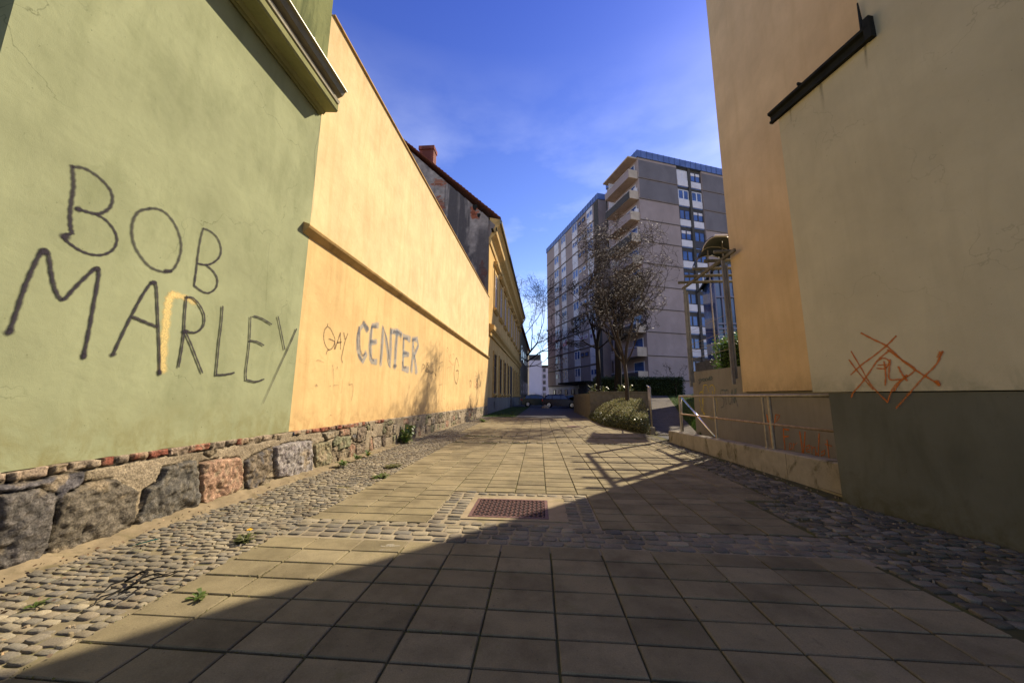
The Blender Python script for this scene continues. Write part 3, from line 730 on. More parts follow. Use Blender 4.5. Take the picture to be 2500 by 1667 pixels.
m_pblk = paint('black_spray', (.030, .025, .034), 1.0, .36, 45, .82)
m_pblk2 = paint('thin_black_spray', (.05, .035, .04), .85, .42)
m_pyel = paint('yellow_spray', (.80, .60, .24), 1.0, .3)
m_pgrey = paint('grey_blue_roller', (.30, .36, .40), .62, .22, 40, .5)
m_pdark = paint('dark_grey_spray', (.10, .11, .14), .85, .4, 40, .2)
m_pred = paint('red_marker', (.65, .12, .08), .7, .4, 40, .2)
m_porg = paint('orange_spray', (.56, .15, .018), .95, .32, 60, .5)
m_porg2 = paint('faded_orange_spray', (.62, .18, .02), .95, .3, 40, .5)
m_pteal = paint('teal_marker', (.04, .10, .12), .85, .4)
m_pylw = paint('pale_yellow_spray', (.72, .58, .02), .95, .4, 50, .3)
A = at(0, 350, 2.412, onw); w1, w2 = .036, .030
bob = [([(425, 135), (430, 200), (432, 260), (420, 340), (412, 420), (415, 490), (425, 530)], .042, .75, 1),
 ([(430, 138), (500, 150), (580, 200), (645, 270), (662, 330), (645, 380), (600, 410), (560, 415), (500, 400), (450, 385)], w1, .7, 1),
 ([(560, 415), (620, 450), (670, 510), (688, 570), (665, 625), (610, 655), (540, 655), (470, 630), (410, 590), (375, 558), (385, 538), (415, 533)], w2, .9, 1),
 ([(372, 545), (395, 552)], .075, 1, 1), ([(452, 385), (465, 388)], .06, .9, .9),
 ([(880, 385), (820, 400), (785, 450), (775, 520), (790, 600), (830, 670), (880, 725), (940, 752), (1000, 755), (1040, 710), (1065, 630), (1060, 560), (1030, 480), (980, 415), (930, 388), (880, 383)], w1, .72, .72),
 ([(970, 750), (1008, 752)], .042, .9, .9),
 ([(1195, 505), (1180, 560), (1165, 650), (1155, 740), (1142, 835)], w2, .7, 1),
 ([(1195, 500), (1240, 520), (1280, 560), (1300, 620), (1290, 670), (1250, 705), (1210, 715), (1165, 708)], w2, .75, 1),
 ([(1215, 718), (1255, 755), (1278, 800), (1270, 850), (1230, 880), (1190, 872), (1142, 838)], w2, .9, .9),
 ([(55, 1110), (90, 1010), (140, 860), (190, 740), (235, 650), (258, 625), (285, 660), (300, 760), (320, 850), (350, 910), (380, 915), (430, 860), (500, 790), (570, 732), (578, 790), (548, 960), (525, 1090), (490, 1260)], .036, 1, 1),
 ([(48, 1108), (60, 1112)], .062, 1, 1), ([(245, 635), (272, 640)], .062, 1, 1), ([(560, 735), (578, 745)], .05, 1, 1), ([(492, 1245), (490, 1262)], .052, 1, 1),
 ([(665, 1240), (720, 1120), (780, 1000), (840, 890), (893, 818), (915, 830), (922, 900), (928, 1050), (935, 1200), (937, 1355)], w2, 1, 1),
 ([(780, 1020), (850, 1050), (920, 1078)], w1, 1, 1), ([(660, 1238), (668, 1245)], .05, 1, 1), ([(890, 818), (912, 822)], .05, 1, 1), ([(937, 1340), (937, 1358)], .05, 1, 1),
 ([(1095, 900), (1085, 1010), (1080, 1110), (1065, 1220), (1048, 1315)], w2, 1, 1),
 ([(1095, 905), (1130, 910), (1170, 950), (1198, 1010), (1195, 1070), (1160, 1108), (1120, 1112), (1085, 1100)], w2, 1, 1),
 ([(1085, 1105), (1120, 1180), (1155, 1270), (1187, 1350)], w2, 1, 1), ([(1075, 1105), (1095, 1108)], .05, 1, 1),
 ([(1307, 960), (1300, 1060), (1285, 1180), (1275, 1290), (1268, 1362)], w2, .95, 1), ([(1268, 1362), (1320, 1360), (1375, 1350)], w2, 1, 1),
 ([(1472, 1022), (1468, 1120), (1460, 1220), (1445, 1340), (1445, 1392)], w2, .9, 1), ([(1445, 1390), (1500, 1402), (1550, 1388)], w2, 1, 1),
 ([(1490, 1015), (1540, 1032), (1595, 1065)], w2, 1, 1), ([(1465, 1160), (1510, 1168), (1548, 1188)], w2, 1, 1),
 ([(1633, 1020), (1650, 1100), (1672, 1212)], w2, .9, 1), ([(1742, 1092), (1700, 1190), (1640, 1320), (1590, 1430), (1545, 1530)], .032, 1, .3)]
graffiti('graffiti', bob, A, (1, 0, 0), m_pblk, gh, label='black spray-painted capitals in two lines')
graffiti('paint_stroke', [([(1025, 890), (1000, 910), (988, 960), (978, 1050), (965, 1180), (955, 1340)], .10, 1, .8), ([(1010, 888), (1080, 905), (1150, 940)], .08, 1, .6)], A, (1, 0, 0), m_pyel, gh, off0=.0018, label='yellow smear of paint over the lettering')
graffiti('crack', [([(1010, 960), (1000, 1100), (985, 1350), (975, 1600)], .006, .6, .6)], at(400, 350, 3.92, onw), (1, 0, 0), m_pblk2, gh, off0=.0005)
c1 = [(787, 282), (779, 330), (773, 370), (771, 420), (768, 470), (765, 520)]
graffiti('crack', [([(x-3-2*math.sin(y*.09), y) for x, y in c1], .012, .7, .8)], onw, (1, 0, 0), m_pblk2, gh, off0=.0005)

# ochre firewall
OWA = .8
ow = wempty('ochre_wall', (WX, YB, 0), 'long ochre plastered wall with a projecting ledge and a rubble base', 'wall')
ow.rotation_euler = (0, 0, -rad(OWA))
def onw2(x, y):
    p = vpl(x, y, (WX, YB), OWA); a = rad(OWA); u = (p.x-WX)*math.sin(a)+(p.y-YB)*math.cos(a); return Vector((WX, YB+u, p.z))
YE = onw2(1190, 990).y
OKK = vpl(1190, 990, (WX, YB), OWA).y/25.3
lerp = lambda y, a, b: a+(b-a)*(y-YB)/(YE-YB)
wavy_wall('lower_plaster', YB, YE, lambda y: float(zbase(y)), lambda y: lerp(y, 3.90, 3.88), m_yellow, ow, th=.5, step=.12)
wavy_wall('upper_plaster', YB+.002, YE, lambda y: lerp(y, 3.90, 3.88), lambda y: lerp(y, 8.17, 8.24), m_yellow2, ow, x=WX-.012, th=.49, step=.12)
def long_prism(name, prof, ya, yb, dza, dzb, mat, parent):
    n = len(prof); V = [(x, ya, z+dza) for x, z in prof]+[(x, yb, z+dzb) for x, z in prof]
    m = MB(); m.add(V, [tuple(range(n))[::-1], tuple(range(n, 2*n))]+[(i, (i+1) % n, n+(i+1) % n, n+i) for i in range(n)]); return m.build(name, mat, parent)
long_prism('ledge', [(WX-.02, -.06), (WX+.015, -.055), (WX+.10, .03), (WX+.115, .065), (WX+.11, .085), (WX-.02, .135)], YB-.16, YE-.02, 3.86, 3.85, m_ledge, ow)
rubble(YB+.08, 9.0, .0125, .0125, 'stone_base', ow, True)
rubble(9.0, YE, .03, .02, 'stone_base', ow, False)
long_prism('coping', [(WX-.55, 0), (WX+.03, 0), (WX+.03, .03), (WX-.55, .05)], YB+.05, YE, 8.172, 8.242, m_ledge, ow)
G = at(750, 750, 5.113, onw2)
graffiti('graffiti', [([(255, 205), (256, 240), (290, 270), (320, 330), (345, 400), (335, 460), (310, 510), (270, 530), (235, 490), (210, 420), (205, 350), (218, 280), (250, 240)], .03, 1, 1),
 ([(270, 395), (310, 410), (345, 440), (340, 520)], .035, 1, 1), ([(270, 530), (245, 550), (235, 590)], .03, 1, .8),
 ([(345, 522), (380, 420), (412, 320)], .04, 1, 1), ([(412, 320), (416, 420), (415, 522)], .035, 1, 1), ([(372, 442), (425, 435)], .04, 1, 1),
 ([(455, 318), (462, 350), (472, 400)], .04, 1, 1), ([(505, 330), (470, 430), (440, 560), (424, 640), (440, 690)], .035, 1, .9)], G, (1, 0, 0), m_pblk2, ow, label='thin black word beside the bigger grey one')
cen = [[(750, 285), (705, 215), (655, 270), (635, 380), (635, 520), (655, 620), (690, 680), (735, 570)], [(885, 225), (815, 225), (795, 330), (785, 500), (790, 640), (800, 675), (865, 680)], [(800, 440), (862, 430)],
 [(915, 715), (930, 500), (950, 250), (985, 400), (1010, 600), (1025, 745), (1040, 500), (1045, 290)], [(1060, 300), (1120, 305), (1180, 345)], [(1122, 310), (1105, 500), (1090, 755)],
 [(1283, 400), (1205, 355), (1200, 560), (1190, 765), (1262, 778)], [(1200, 580), (1265, 590)], [(1300, 800), (1315, 600), (1322, 395), (1370, 400), (1385, 480), (1345, 575), (1322, 610)], [(1335, 620), (1350, 700), (1362, 815)]]
graffiti('graffiti_underlay', [(c, .17+.06*min(1, i/8), .95, .95) for i, c in enumerate(cen)], G, (1, 0, 0), m_pgrey, ow, jag=True, label='grey-blue fat letters of one word')
dk = [([(755, 275), (700, 185)], .16, 1, .8), ([(645, 250), (625, 400), (630, 520)], .09, .9, .6), ([(650, 260), (655, 420), (660, 520), (690, 600), (725, 570)], .06, .8, 1), ([(640, 590), (680, 660)], .09, .9, .9),
 ([(805, 240), (860, 240)], .10, 1, .9), ([(805, 240), (790, 400), (782, 540), (800, 625), (828, 665)], .06, .9, 1), ([(790, 425), (850, 435)], .08, 1, .5),
 ([(945, 240), (985, 380), (1005, 480), (1020, 640)], .07, .7, 1), ([(935, 260), (928, 480), (908, 690)], .06, .4, 1), ([(1042, 270), (1045, 320)], .14, 1, 1), ([(1045, 320), (1035, 520), (1025, 700)], .05, .7, .3),
 ([(1075, 305), (1130, 310), (1170, 340)], .10, 1, 1), ([(1120, 330), (1105, 480), (1095, 640)], .06, 1, .8), ([(1075, 732), (1110, 732)], .12, 1, 1), ([(1165, 345), (1168, 410)], .06, .9, .5),
 ([(1200, 385), (1250, 390)], .12, 1, .9), ([(1200, 385), (1195, 520)], .07, .9, .6), ([(1200, 568), (1240, 570)], .10, 1, .9), ([(1190, 680), (1200, 745), (1230, 742)], .09, 1, 1), ([(1255, 570), (1250, 610)], .07, .7, .7),
 ([(1310, 410), (1350, 395)], .12, 1, .8), ([(1378, 410), (1380, 480), (1350, 560)], .05, .7, .8), ([(1320, 480), (1345, 540)], .07, .8, .6), ([(1300, 660), (1290, 780)], .06, .9, .8), ([(1335, 590), (1350, 680)], .07, 1, .6)]
graffiti('graffiti_outline', dk, G, (1, 0, 0), m_pdark, ow, off0=.008, label='dark strokes outlining the fat letters')
sc = []
for l in ([(1430, 805), (1438, 715), (1468, 735), (1442, 775)], [(1470, 760), (1476, 800), (1490, 770)], [(1488, 805), (1492, 720), (1512, 735), (1498, 770), (1520, 800), (1490, 806)], [(1490, 690), (1502, 705), (1515, 688)], [(1522, 780), (1528, 812)], [(1545, 790), (1540, 830), (1565, 800)],
          [(1560, 830), (1572, 800), (1584, 832)], [(1590, 810), (1600, 850), (1605, 825), (1600, 860)], [(1600, 800), (1603, 860)]): sc.append((l, .05, .9, .9))
sc += [([(1892, 745), (1880, 680), (1860, 635), (1842, 720), (1832, 850), (1860, 955), (1884, 870), (1886, 795), (1858, 792)], .09, .9, .9), ([(2032, 1010), (2028, 920), (2045, 930), (2040, 1000)], .10, .8, .8),
 ([(2262, 875), (2260, 940)], .12, .9, .6), ([(2222, 800), (2220, 830)], .10, .6, .4), ([(2100, 800), (2120, 850), (2095, 860)], .07, .5, .4), ([(1655, 700), (1690, 680), (1700, 730)], .06, .5, .4), ([(1665, 800), (1680, 770)], .05, .6, .5), ([(1640, 970), (1685, 960)], .05, .4, .4),
 ([(110, 665), (140, 660), (205, 690)], .018, .8, .5), ([(312, 722), (322, 800), (326, 880), (330, 1085)], .025, .9, .3), ([(372, 745), (366, 770)], .03, .8, .6), ([(205, 720), (212, 900), (200, 1020)], .012, .4, .2), ([(435, 900), (428, 1000), (415, 1075)], .016, .5, .7),
 ([(513, 930), (518, 968)], .03, .8, .8), ([(520, 968), (560, 962), (565, 1050), (545, 1165)], .022, .8, .8), ([(104, 966), (118, 982)], .04, .9, .7), ([(275, 985), (285, 980)], .03, .7, .5), ([(325, 970), (385, 972)], .02, .5, .5), ([(1700, 1130), (1710, 1145)], .05, .8, .6), ([(1675, 1165), (1680, 1160)], .05, .6, .6), ([(1745, 1190), (1752, 1230)], .05, .6, .4), ([(285, 1340), (288, 1352)], .03, .8, .8)]
graffiti('small_graffiti', sc, G, (1, 0, 0), m_pblk2, ow, jag=False, label='small faded black scribbles')
graffiti('red_graffiti', [([(1740, 560), (1745, 505), (1762, 520), (1752, 560)], .05, .8, .8), ([(1765, 580), (1775, 640), (1790, 590), (1800, 650)], .05, .7, .7), ([(1815, 585), (1835, 590), (1825, 640)], .05, .7, .5), ([(1765, 660), (1790, 690), (1820, 720), (1828, 690)], .05, .8, .6), ([(1745, 760), (1790, 740), (1800, 800), (1780, 840)], .04, .4, .3), ([(2100, 930), (2130, 1010)], .09, .8, .6), ([(2130, 920), (2100, 1000)], .09, .7, .7)], G, (1, 0, 0), m_pred, ow, label='small red scribbles')

# ================================================================== RIGHT: cream house, ochre-peach house, retaining wall
C0 = (3.69, 4.79); CA = -13.5
ca = rad(CA); cdir = Vector((math.sin(ca), math.cos(ca), 0)); cn = Vector((-math.cos(ca), math.sin(ca), 0))   # cn looks at the street
def oncream(x, y): return vpl(x, y, C0, CA)
def cpt(u, d, z): p = Vector((C0[0], C0[1], 0))+cdir*u-cn*d; return (p.x, p.y, z)     # u along the wall, d into the building
def cbox(m, u0, u1, d0, d1, z0, z1):
    vs = [cpt(u, d, z) for z in (z0, z1) for u, d in ((u0, d0), (u1, d0), (u1, d1), (u0, d1))]
    return m.add(vs, [(0, 3, 2, 1), (4, 5, 6, 7), (0, 1, 5, 4), (1, 2, 6, 5), (2, 3, 7, 6), (3, 0, 4, 7)])
UA = .19; UB = -.95; ZB = 5.56; ZP = 1.325
ch = wempty('cream_house', (5, 2, 0), 'cream plastered house with a dark grey plinth and an orange scrawl', 'house')
g = MB(); cbox(g, -9, UA, 0, 5.0, ZP, ZB); g.build('wall', m_cream, ch)
g = MB(); cbox(g, -9, UB, .0, 5.0, ZB, 10.0); g.build('upper_wall', m_cream, ch)
g = MB(); cbox(g, -9, 0, .012, 4.9, -.1, ZP-.012); g.build('plinth', m_plinth, ch)
g = MB(); cbox(g, UB+.0, UA+.05, -.02, 5.0, ZB+.003, ZB+.05); g.build('eave_roof', m_beam, ch)
# dark channel-shaped eaves flashing with an overhanging end
g = MB()
pf = [(.0, -.02), (-.055, -.02), (-.055, .012), (-.028, .02), (-.028, .10), (-.075, .118), (-.075, .155), (.0, .155)]
vs = [cpt(u, d, ZB-.13+z) for u in (UB-.10, UA+.10) for d, z in pf]; n = len(pf)
g.add(vs, [tuple(range(n)), tuple(range(n, 2*n))[::-1]]+[(i, n+i, n+(i+1) % n, (i+1) % n) for i in range(n)])
cbox(g, UA-.42, UA-.40, -.10, -.03, ZB+.02, ZB+.06)
cbox(g, UB-.12, UB-.05, -.075, -.002, ZB-.16, ZB+.12)
g.tube([cpt(UB-.02, -.03, ZB+.0), cpt(UB-.02, -.035, ZB+.42)], [.022, .008], 6)
g.build('eave_flashing', m_beam, ch)

for st_ in (([(0, 0), (.02, -.35)], .035, .55, 0), ([(.52, 0), (.53, -.5)], .05, .4, 0), ([(.95, 0), (.96, -.28)], .03, .5, 0)):
    graffiti('stain', [st_], lambda x, y: Vector(cpt(UB+x, 0, ZB-.15+y)), cn, m_pblk2, ch, off0=.002)
graffiti('graffiti', [([(368, 272), (440, 310), (520, 350), (620, 440), (720, 510), (830, 575)], .026, 1, 1), ([(575, 290), (520, 345), (440, 410), (370, 460), (308, 518)], .024, 1, .9),
 ([(310, 380), (370, 480), (430, 580), (525, 680)], .022, 1, .8), ([(298, 430), (350, 500), (410, 570), (440, 605)], .024, 1, .7), ([(535, 375), (470, 430), (420, 500), (370, 570), (325, 620), (312, 650)], .024, .9, 1),
 ([(525, 370), (600, 425), (685, 482), (640, 530), (590, 560), (550, 610), (525, 680)], .022, 1, .8), ([(850, 380), (810, 460), (740, 530), (660, 620), (575, 715)], .024, 1, .8),
 ([(460, 440), (500, 420), (535, 440), (512, 480), (462, 480)], .022, 1, 1), ([(470, 462), (520, 458)], .02, 1, 1), ([(505, 440), (515, 520), (512, 580)], .024, 1, 1), ([(542, 430), (535, 500), (540, 545), (602, 545)], .024, 1, 1),
 ([(590, 470), (610, 510), (640, 552)], .026, 1, 1), ([(640, 520), (600, 560), (565, 612)], .026, 1, 1), ([(815, 555), (830, 580)], .045, 1, 1), ([(838, 385), (822, 415)], .035, 1, .8)],
 at(1950, 700, 2.4127, oncream), cn, m_porg, ch, off0=.003, label='orange spray-painted diamond with letters inside')

ph = wempty('peach_house', (8, 8, 0), 'tall peach plastered house whose corner overhangs the ramp wall', 'house')
PX, PY = 5.30, 9.56
g = MB(); g.box(PX, 16, -4, PY, 1.40, 17); g.build('wall', m_peach, ph)
g = MB(); g.prism([(PX-.4, 17.0), (16.4, 17.0), (10.6, 20.5)], -4.3, PY+.3, 1); g.build('roof', m_tile, ph)
g = MB(); g.box(PX+.18, 15.8, -4, PY-.15, 0, 1.395); g.build('basement_wall', m_plinth, ph)

rw = wempty('retaining_wall', (5.5, 10, 0), 'beige rendered ramp wall with orange and yellow scrawls', 'wall')
RX = 5.40
onr = lambda x, y: pl(x, y, 0, RX)
g = MB(); g.prism([(4.3, -.3), (12.72, -.3), (12.72, 2.13), (9.6, 2.08), (9.6, 1.393), (4.3, 1.393)], RX, RX+.055, 0); g.build('face', m_retain, rw)
g = MB(); g.prism([(9.62, 0), (12.72, 0), (12.72, 2.13), (9.62, 2.08)], RX+.056, RX+.24, 0); g.build('core', m_retain, rw)
Q = at(1640, 880, 5.227, onr)
graffiti('graffiti', [([(1265, 690), (1300, 830), (1325, 1000), (1342, 1130)], .05, 1, .9), ([(1342, 1130), (1362, 900), (1385, 690)], .045, .9, 1), ([(1385, 690), (1440, 700), (1420, 740), (1395, 780)], .035, .8, .6),
 ([(1490, 865), (1495, 970), (1510, 1080), (1512, 1165)], .05, 1, .8), ([(1490, 870), (1565, 885)], .045, 1, .9), ([(1500, 970), (1560, 965)], .04, 1, .9), ([(1575, 1060), (1600, 1060), (1605, 1120), (1575, 1130), (1570, 1070)], .03, .9, .8),
 ([(1625, 1050), (1635, 1150)], .03, .9, .7), ([(1628, 1080), (1672, 1050)], .03, .9, .7), ([(1710, 905), (1735, 1060), (1755, 1240)], .05, 1, .9), ([(1755, 1240), (1772, 1060), (1782, 910)], .045, .9, 1),
 ([(1795, 1095), (1845, 1080), (1830, 1130), (1800, 1120), (1810, 1160), (1850, 1165)], .03, .9, .8), ([(1872, 1090), (1878, 1220)], .028, .9, .7), ([(1882, 1120), (1915, 1105), (1925, 1180), (1928, 1265)], .028, .9, .7),
 ([(1972, 930), (1966, 1100), (1960, 1275)], .035, 1, .8), ([(1962, 1180), (1935, 1190), (1940, 1265), (1962, 1250)], .028, .9, .8), ([(2000, 1170), (2050, 1145), (2040, 1200), (2005, 1210), (2020, 1255), (2062, 1250)], .03, .9, .8),
 ([(2080, 1010), (2095, 1150), (2120, 1290), (2175, 1325)], .032, 1, .8), ([(2050, 1065), (2145, 1090)], .03, .9, .8)], (lambda x, y: Q(x*.952+8, y)), (-1, 0, 0), m_porg2, rw, label='faded orange scrawled words')
graffiti('yellow_graffiti', [([(405, 405), (372, 400), (355, 450), (370, 560), (395, 660), (430, 690), (400, 640), (405, 560), (402, 420)], .045, .9, .9), ([(400, 395), (412, 320), (450, 318), (480, 400)], .045, .9, .8),
 ([(480, 335), (520, 310), (555, 360), (545, 450), (580, 530), (580, 640), (570, 700)], .045, .9, .5), ([(525, 385), (528, 450), (545, 500), (540, 580)], .055, .9, .9), ([(395, 490), (397, 550)], .06, .9, .9), ([(500, 690), (515, 620)], .03, .6, .4), ([(470, 740), (580, 760)], .05, .4, .3)], Q, (-1, 0, 0), m_pylw, rw, off0=.009, label='pale yellow sprayed loops')
tl = []
def letters(l, w, o=.95):
    return [(p, w, o, o) for p in l]
tl = letters([[(372, 238), (350, 245), (360, 262), (368, 280), (350, 298)], [(378, 270), (380, 235), (390, 255), (400, 232), (403, 262)], [(412, 228), (424, 240), (420, 262), (410, 255), (412, 230)], [(430, 228), (432, 262)], [(448, 225), (432, 245), (450, 258)],
   [(455, 215), (462, 250), (470, 225), (478, 248), (484, 212)], [(500, 205), (488, 208), (490, 245), (502, 242)], [(490, 226), (500, 224)], [(508, 203), (510, 240)], [(508, 203), (524, 215), (520, 238), (510, 242)]], .035)
tl += letters([[(685, 372), (645, 385), (648, 450), (690, 500), (682, 580), (648, 600)], [(705, 375), (715, 460), (728, 560)], [(690, 385), (740, 370)], [(750, 378), (756, 500), (775, 555), (795, 530), (800, 400)], [(812, 550), (805, 370), (840, 540), (850, 355)], [(868, 345), (850, 540)], [(872, 350), (842, 450), (870, 510), (897, 590)]], .028, .6)
graffiti('dark_graffiti', [([(x_*.88+66 if x_ > 600 else x_, y_) for x_, y_ in a_], b_*1.25, 1, 1) for a_, b_, c_, d_ in tl], Q, (-1, 0, 0), m_pteal, rw, off0=.0155, label='dark teal words')

# low kerb wall of the ramp with its railing
kw = wempty('ramp_kerb', (3.8, 8, 0), 'low mossy concrete kerb wall along the ramp', 'low wall')
V = []; F = []
ks = np.linspace(0, 1, 40)
for t in ks:
    y = 10.53+(4.88-10.53)*t; x = 3.70+(3.93-3.70)*t; zt = .315+.10*t
    j = .006*(vnoise(np.array([y*6]), np.array([1.]), 3)[0]-.5)
    V += [(x, y, -.05), (x+j, y, zt-.02), (x+.02, y, zt), (x+.23, y, zt), (x+.25, y, zt-.02), (x+.25, y, -.3)]
for i in range(39):
    for k in range(5): a = 6*i+k; F.append((a, a+1, a+7, a+6))
F += [tuple(range(6))[::-1], tuple(range(6*39, 6*40))]
me = bpy.data.meshes.new('kerb'); me.from_pydata(V, [], F); me.materials.append(m_curb); o = bpy.data.objects.new('kerb', me); COL.objects.link(o); adopt(o, kw)
g = MB()
for t in (.115, .26, .56, .80):
    y = 10.53+(4.88-10.53)*t; x = 3.70+.23*t; g.box(x-.0012, x+.01, y-.003, y+.003, 0, .30+.10*t)
g.build('joint', m_beam, kw)
# ramp floor behind
g = MB(); g.add([(3.9, 4.7, .02), (5.41, 4.7, .02), (5.41, 12.2, -.01), (3.9, 12.2, -.01)], [(0, 1, 2, 3)]); struct(g.build('ramp', m_asphalt))

rl = wempty('railing', (3.85, 8, .35), 'rusty tube railing with two rails standing on the ramp kerb', 'railing')
def kx(y): return 3.83+(10.53-y)*.0407
g = MB(); g.tube([(kx(9.98), 9.98, 1.275), (kx(7.5), 7.5, 1.285), (kx(4.9), 4.95, 1.283)], .029, 10); g.build('handrail', m_rail, rl, smooth=True)
g = MB(); g.tube([(kx(9.98), 9.98, .80), (kx(7.5), 7.5, .80), (kx(4.9), 4.95, .80)], .021, 10); g.build('middle_rail', m_rust, rl, smooth=True)
for y, r in ((9.98, .026), (8.22, .024), (6.45, .032), (6.62, .018)):
    g = MB(); zb = .315+(10.53-y)*.0177; g.tube([(kx(y), y, zb), (kx(y), y, 1.275)], r, 10); g.cyl((kx(y), y, zb), r*2.2, .012); g.build('post', m_rail, rl, smooth=False)
# polished handrail running down into the ramp
hr = wempty('polished_handrail', (4.1, 9, 0), 'shiny steel handrail slanting down behind the kerb', 'handrail')
a, b = pl(1664, 970, 0, 4.16), pl(1746, 1066, 0, 4.16)
g = MB(); g.tube([a, b], .028, 14); g.build('rail', m_chrome, hr, smooth=True)
MB().tube([a+Vector((.0, .05, -.05)), (a.x, a.y+.05, .1)], .018, 10).build('leg', m_rail, hr, smooth=True); MB().tube([b, (b.x, b.y, .0)], .018, 8).build('leg', m_rail, hr, smooth=True)

# ---------------- pergola on the retaining wall
pg = wempty('pergola', (6, 10.5, 2), 'log pergola on steel posts rising above the ramp wall', 'pergola')
PGX, PGZ = 5.15, 5.0
def perg_post(y, x, name='post'):
    g = MB(); g.box(x-.04, x+.04, y-.03, y+.03, 1.60, PGZ+.03); g.box(x+.06, x+.10, y-.03, y+.03, 1.75, PGZ-.1)
    for z in np.arange(1.9, 4.9, .33): g.box(x-.056, x-.049, y-.012, y+.012, z, z+.03)
    return g.build('post', m_post, pg)
for y, x in ((12.25, PGX), (9.66, PGX+.0), (12.25, PGX+1.75), (9.66, PGX+1.75)): perg_post(y, x)
for x in (PGX, PGX+1.75):
    g = MB(); g.box(x-.03, x+.03, 9.05, 12.4, PGZ+.031, PGZ+.11); g.build('beam', m_wood, pg)
for y in (12.05, 11.4, 10.74, 10.09, 9.45):
    g = MB(); x0 = PGX-.30+R(-.04, .04); g.tube([(x0, y, PGZ+.19), (x0+1.1, y+R(-.03, .03), PGZ+.20), (PGX+2.1, y, PGZ+.19)], [.05, .046, .042], 10); g.build('log', m_wood, pg, smooth=True)
for k, z in enumerate((2.55, 2.82, 3.05, 3.5)):
    g = MB(); g.tube([(PGX, 9.66, z), (PGX, 12.25, z-.04)], .006 if k < 3 else .004, 5); g.tube([(PGX, 12.25, z-.04), (PGX+1.75, 12.25, z)], .004, 5); g.build('wire', m_rail, pg)

# ---------------- leaf clouds
def leaf_cloud(name, pts, size, mat, parent=None, lean=.5, aspect=2.0):
    pts = np.asarray(pts); n = len(pts); d = rng.normal(size=(n, 3)); d[:, 2] = d[:, 2]*lean+.2; d /= np.linalg.norm(d, axis=1)[:, None]
    a = rng.normal(size=(n, 3)); s = np.cross(d, a); s /= np.linalg.norm(s, axis=1)[:, None]
    L = size*rng.uniform(.6, 1.4, (n, 1)); w = L/aspect/2
    v = np.stack([pts, pts+d*L*.5+s*w, pts+d*L, pts+d*L*.5-s*w], 1).reshape(-1, 3)
    return npmesh(name, v, np.arange(4*n).reshape(n, 4), mat, parent)
def box_shell(n, x0, x1, y0, y1, z0, z1, rough=.06, faces='all'):
    out = []
    A = [(x1-x0)*(z1-z0)]*2+[(y1-y0)*(z1-z0)]*2+[(x1-x0)*(y1-y0)]
    p = np.array(A)/sum(A)
    for f, c in zip(range(5), rng.multinomial(n, p)):
        u, v = rng.uniform(size=(2, c))
        if f == 0: q = np.stack([x0+(x1-x0)*u, np.full(c, y0), z0+(z1-z0)*v], 1)
        if f == 1: q = np.stack([x0+(x1-x0)*u, np.full(c, y1), z0+(z1-z0)*v], 1)
        if f == 2: q = np.stack([np.full(c, x0), y0+(y1-y0)*u, z0+(z1-z0)*v], 1)
        if f == 3: q = np.stack([np.full(c, x1), y0+(y1-y0)*u, z0+(z1-z0)*v], 1)
        if f == 4: q = np.stack([x0+(x1-x0)*u, y0+(y1-y0)*v, np.full(c, z1)], 1)
        out.append(q)
    q = np.concatenate(out); return q+rng.normal(size=q.shape)*rough
def hedge(name, x0, x1, y0, y1, z0, z1, n, size, mat, label, core=(.012, .02, .006), rough=.06):
    h = wempty(name, ((x0+x1)/2, (y0+y1)/2, z0), label, 'hedge')
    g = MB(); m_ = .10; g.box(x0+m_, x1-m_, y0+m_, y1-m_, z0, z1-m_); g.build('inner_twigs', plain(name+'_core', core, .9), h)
    leaf_cloud('foliage', box_shell(n, x0, x1, y0, y1, z0, z1, rough), size, mat, h); return h
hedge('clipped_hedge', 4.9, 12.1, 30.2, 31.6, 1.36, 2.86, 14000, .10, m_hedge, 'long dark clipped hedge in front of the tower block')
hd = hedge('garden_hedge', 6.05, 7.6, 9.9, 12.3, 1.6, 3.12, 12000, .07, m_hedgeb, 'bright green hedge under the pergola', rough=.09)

# ---------------- planter wall, shrub bank, rail post
pw = wempty('planter_wall', (4.4, 20.8, 0), 'mossy concrete garden wall behind the spreading shrub', 'low wall')
g = MB(); g.box(2.95, 6.3, 20.5, 20.78, -.1, 1.50); g.box(2.95, 3.2, 20.785, 30.0, -.1, 1.44); g.build('body', m_conc, pw)
g = MB(); g.box(2.91, 6.33, 20.46, 20.83, 1.502, 1.57); g.build('coping', m_conc, pw)
sb = wempty('spreading_shrub', (4.2, 16.5, 0), 'low olive and tan shrub spilling over the bank by the path', 'shrub')
def mound(x, y):
    xr = 3.80+np.clip((y-12.6)/7.6, 0, 1)*1.9                      # right limit follows the path
    xl = 3.72-np.clip((y-12.6)/3.0, 0, 1)*.9                       # left limit bulges out over the pavement
    s = np.clip((x-xl)/(xr-xl+.01), -.2, 1.1)
    h = (.30+.88*np.clip((y-12.6)/5.5, 0, 1))*np.clip(1-(1-np.clip(s*1.5, 0, 1))**2.4, 0, 1)
    h = h*np.clip((y-12.45)/.7, 0, 1)**.5
    return h, (s > 0) & (s < 1.02) & (y > 12.5) & (y < 20.4)
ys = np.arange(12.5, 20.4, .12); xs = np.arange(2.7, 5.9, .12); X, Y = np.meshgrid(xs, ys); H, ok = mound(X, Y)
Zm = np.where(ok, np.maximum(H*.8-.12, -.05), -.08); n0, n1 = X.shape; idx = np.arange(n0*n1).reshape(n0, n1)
fc = np.stack([idx[:-1, :-1], idx[:-1, 1:], idx[1:, 1:], idx[1:, :-1]], -1).reshape(-1, 4)
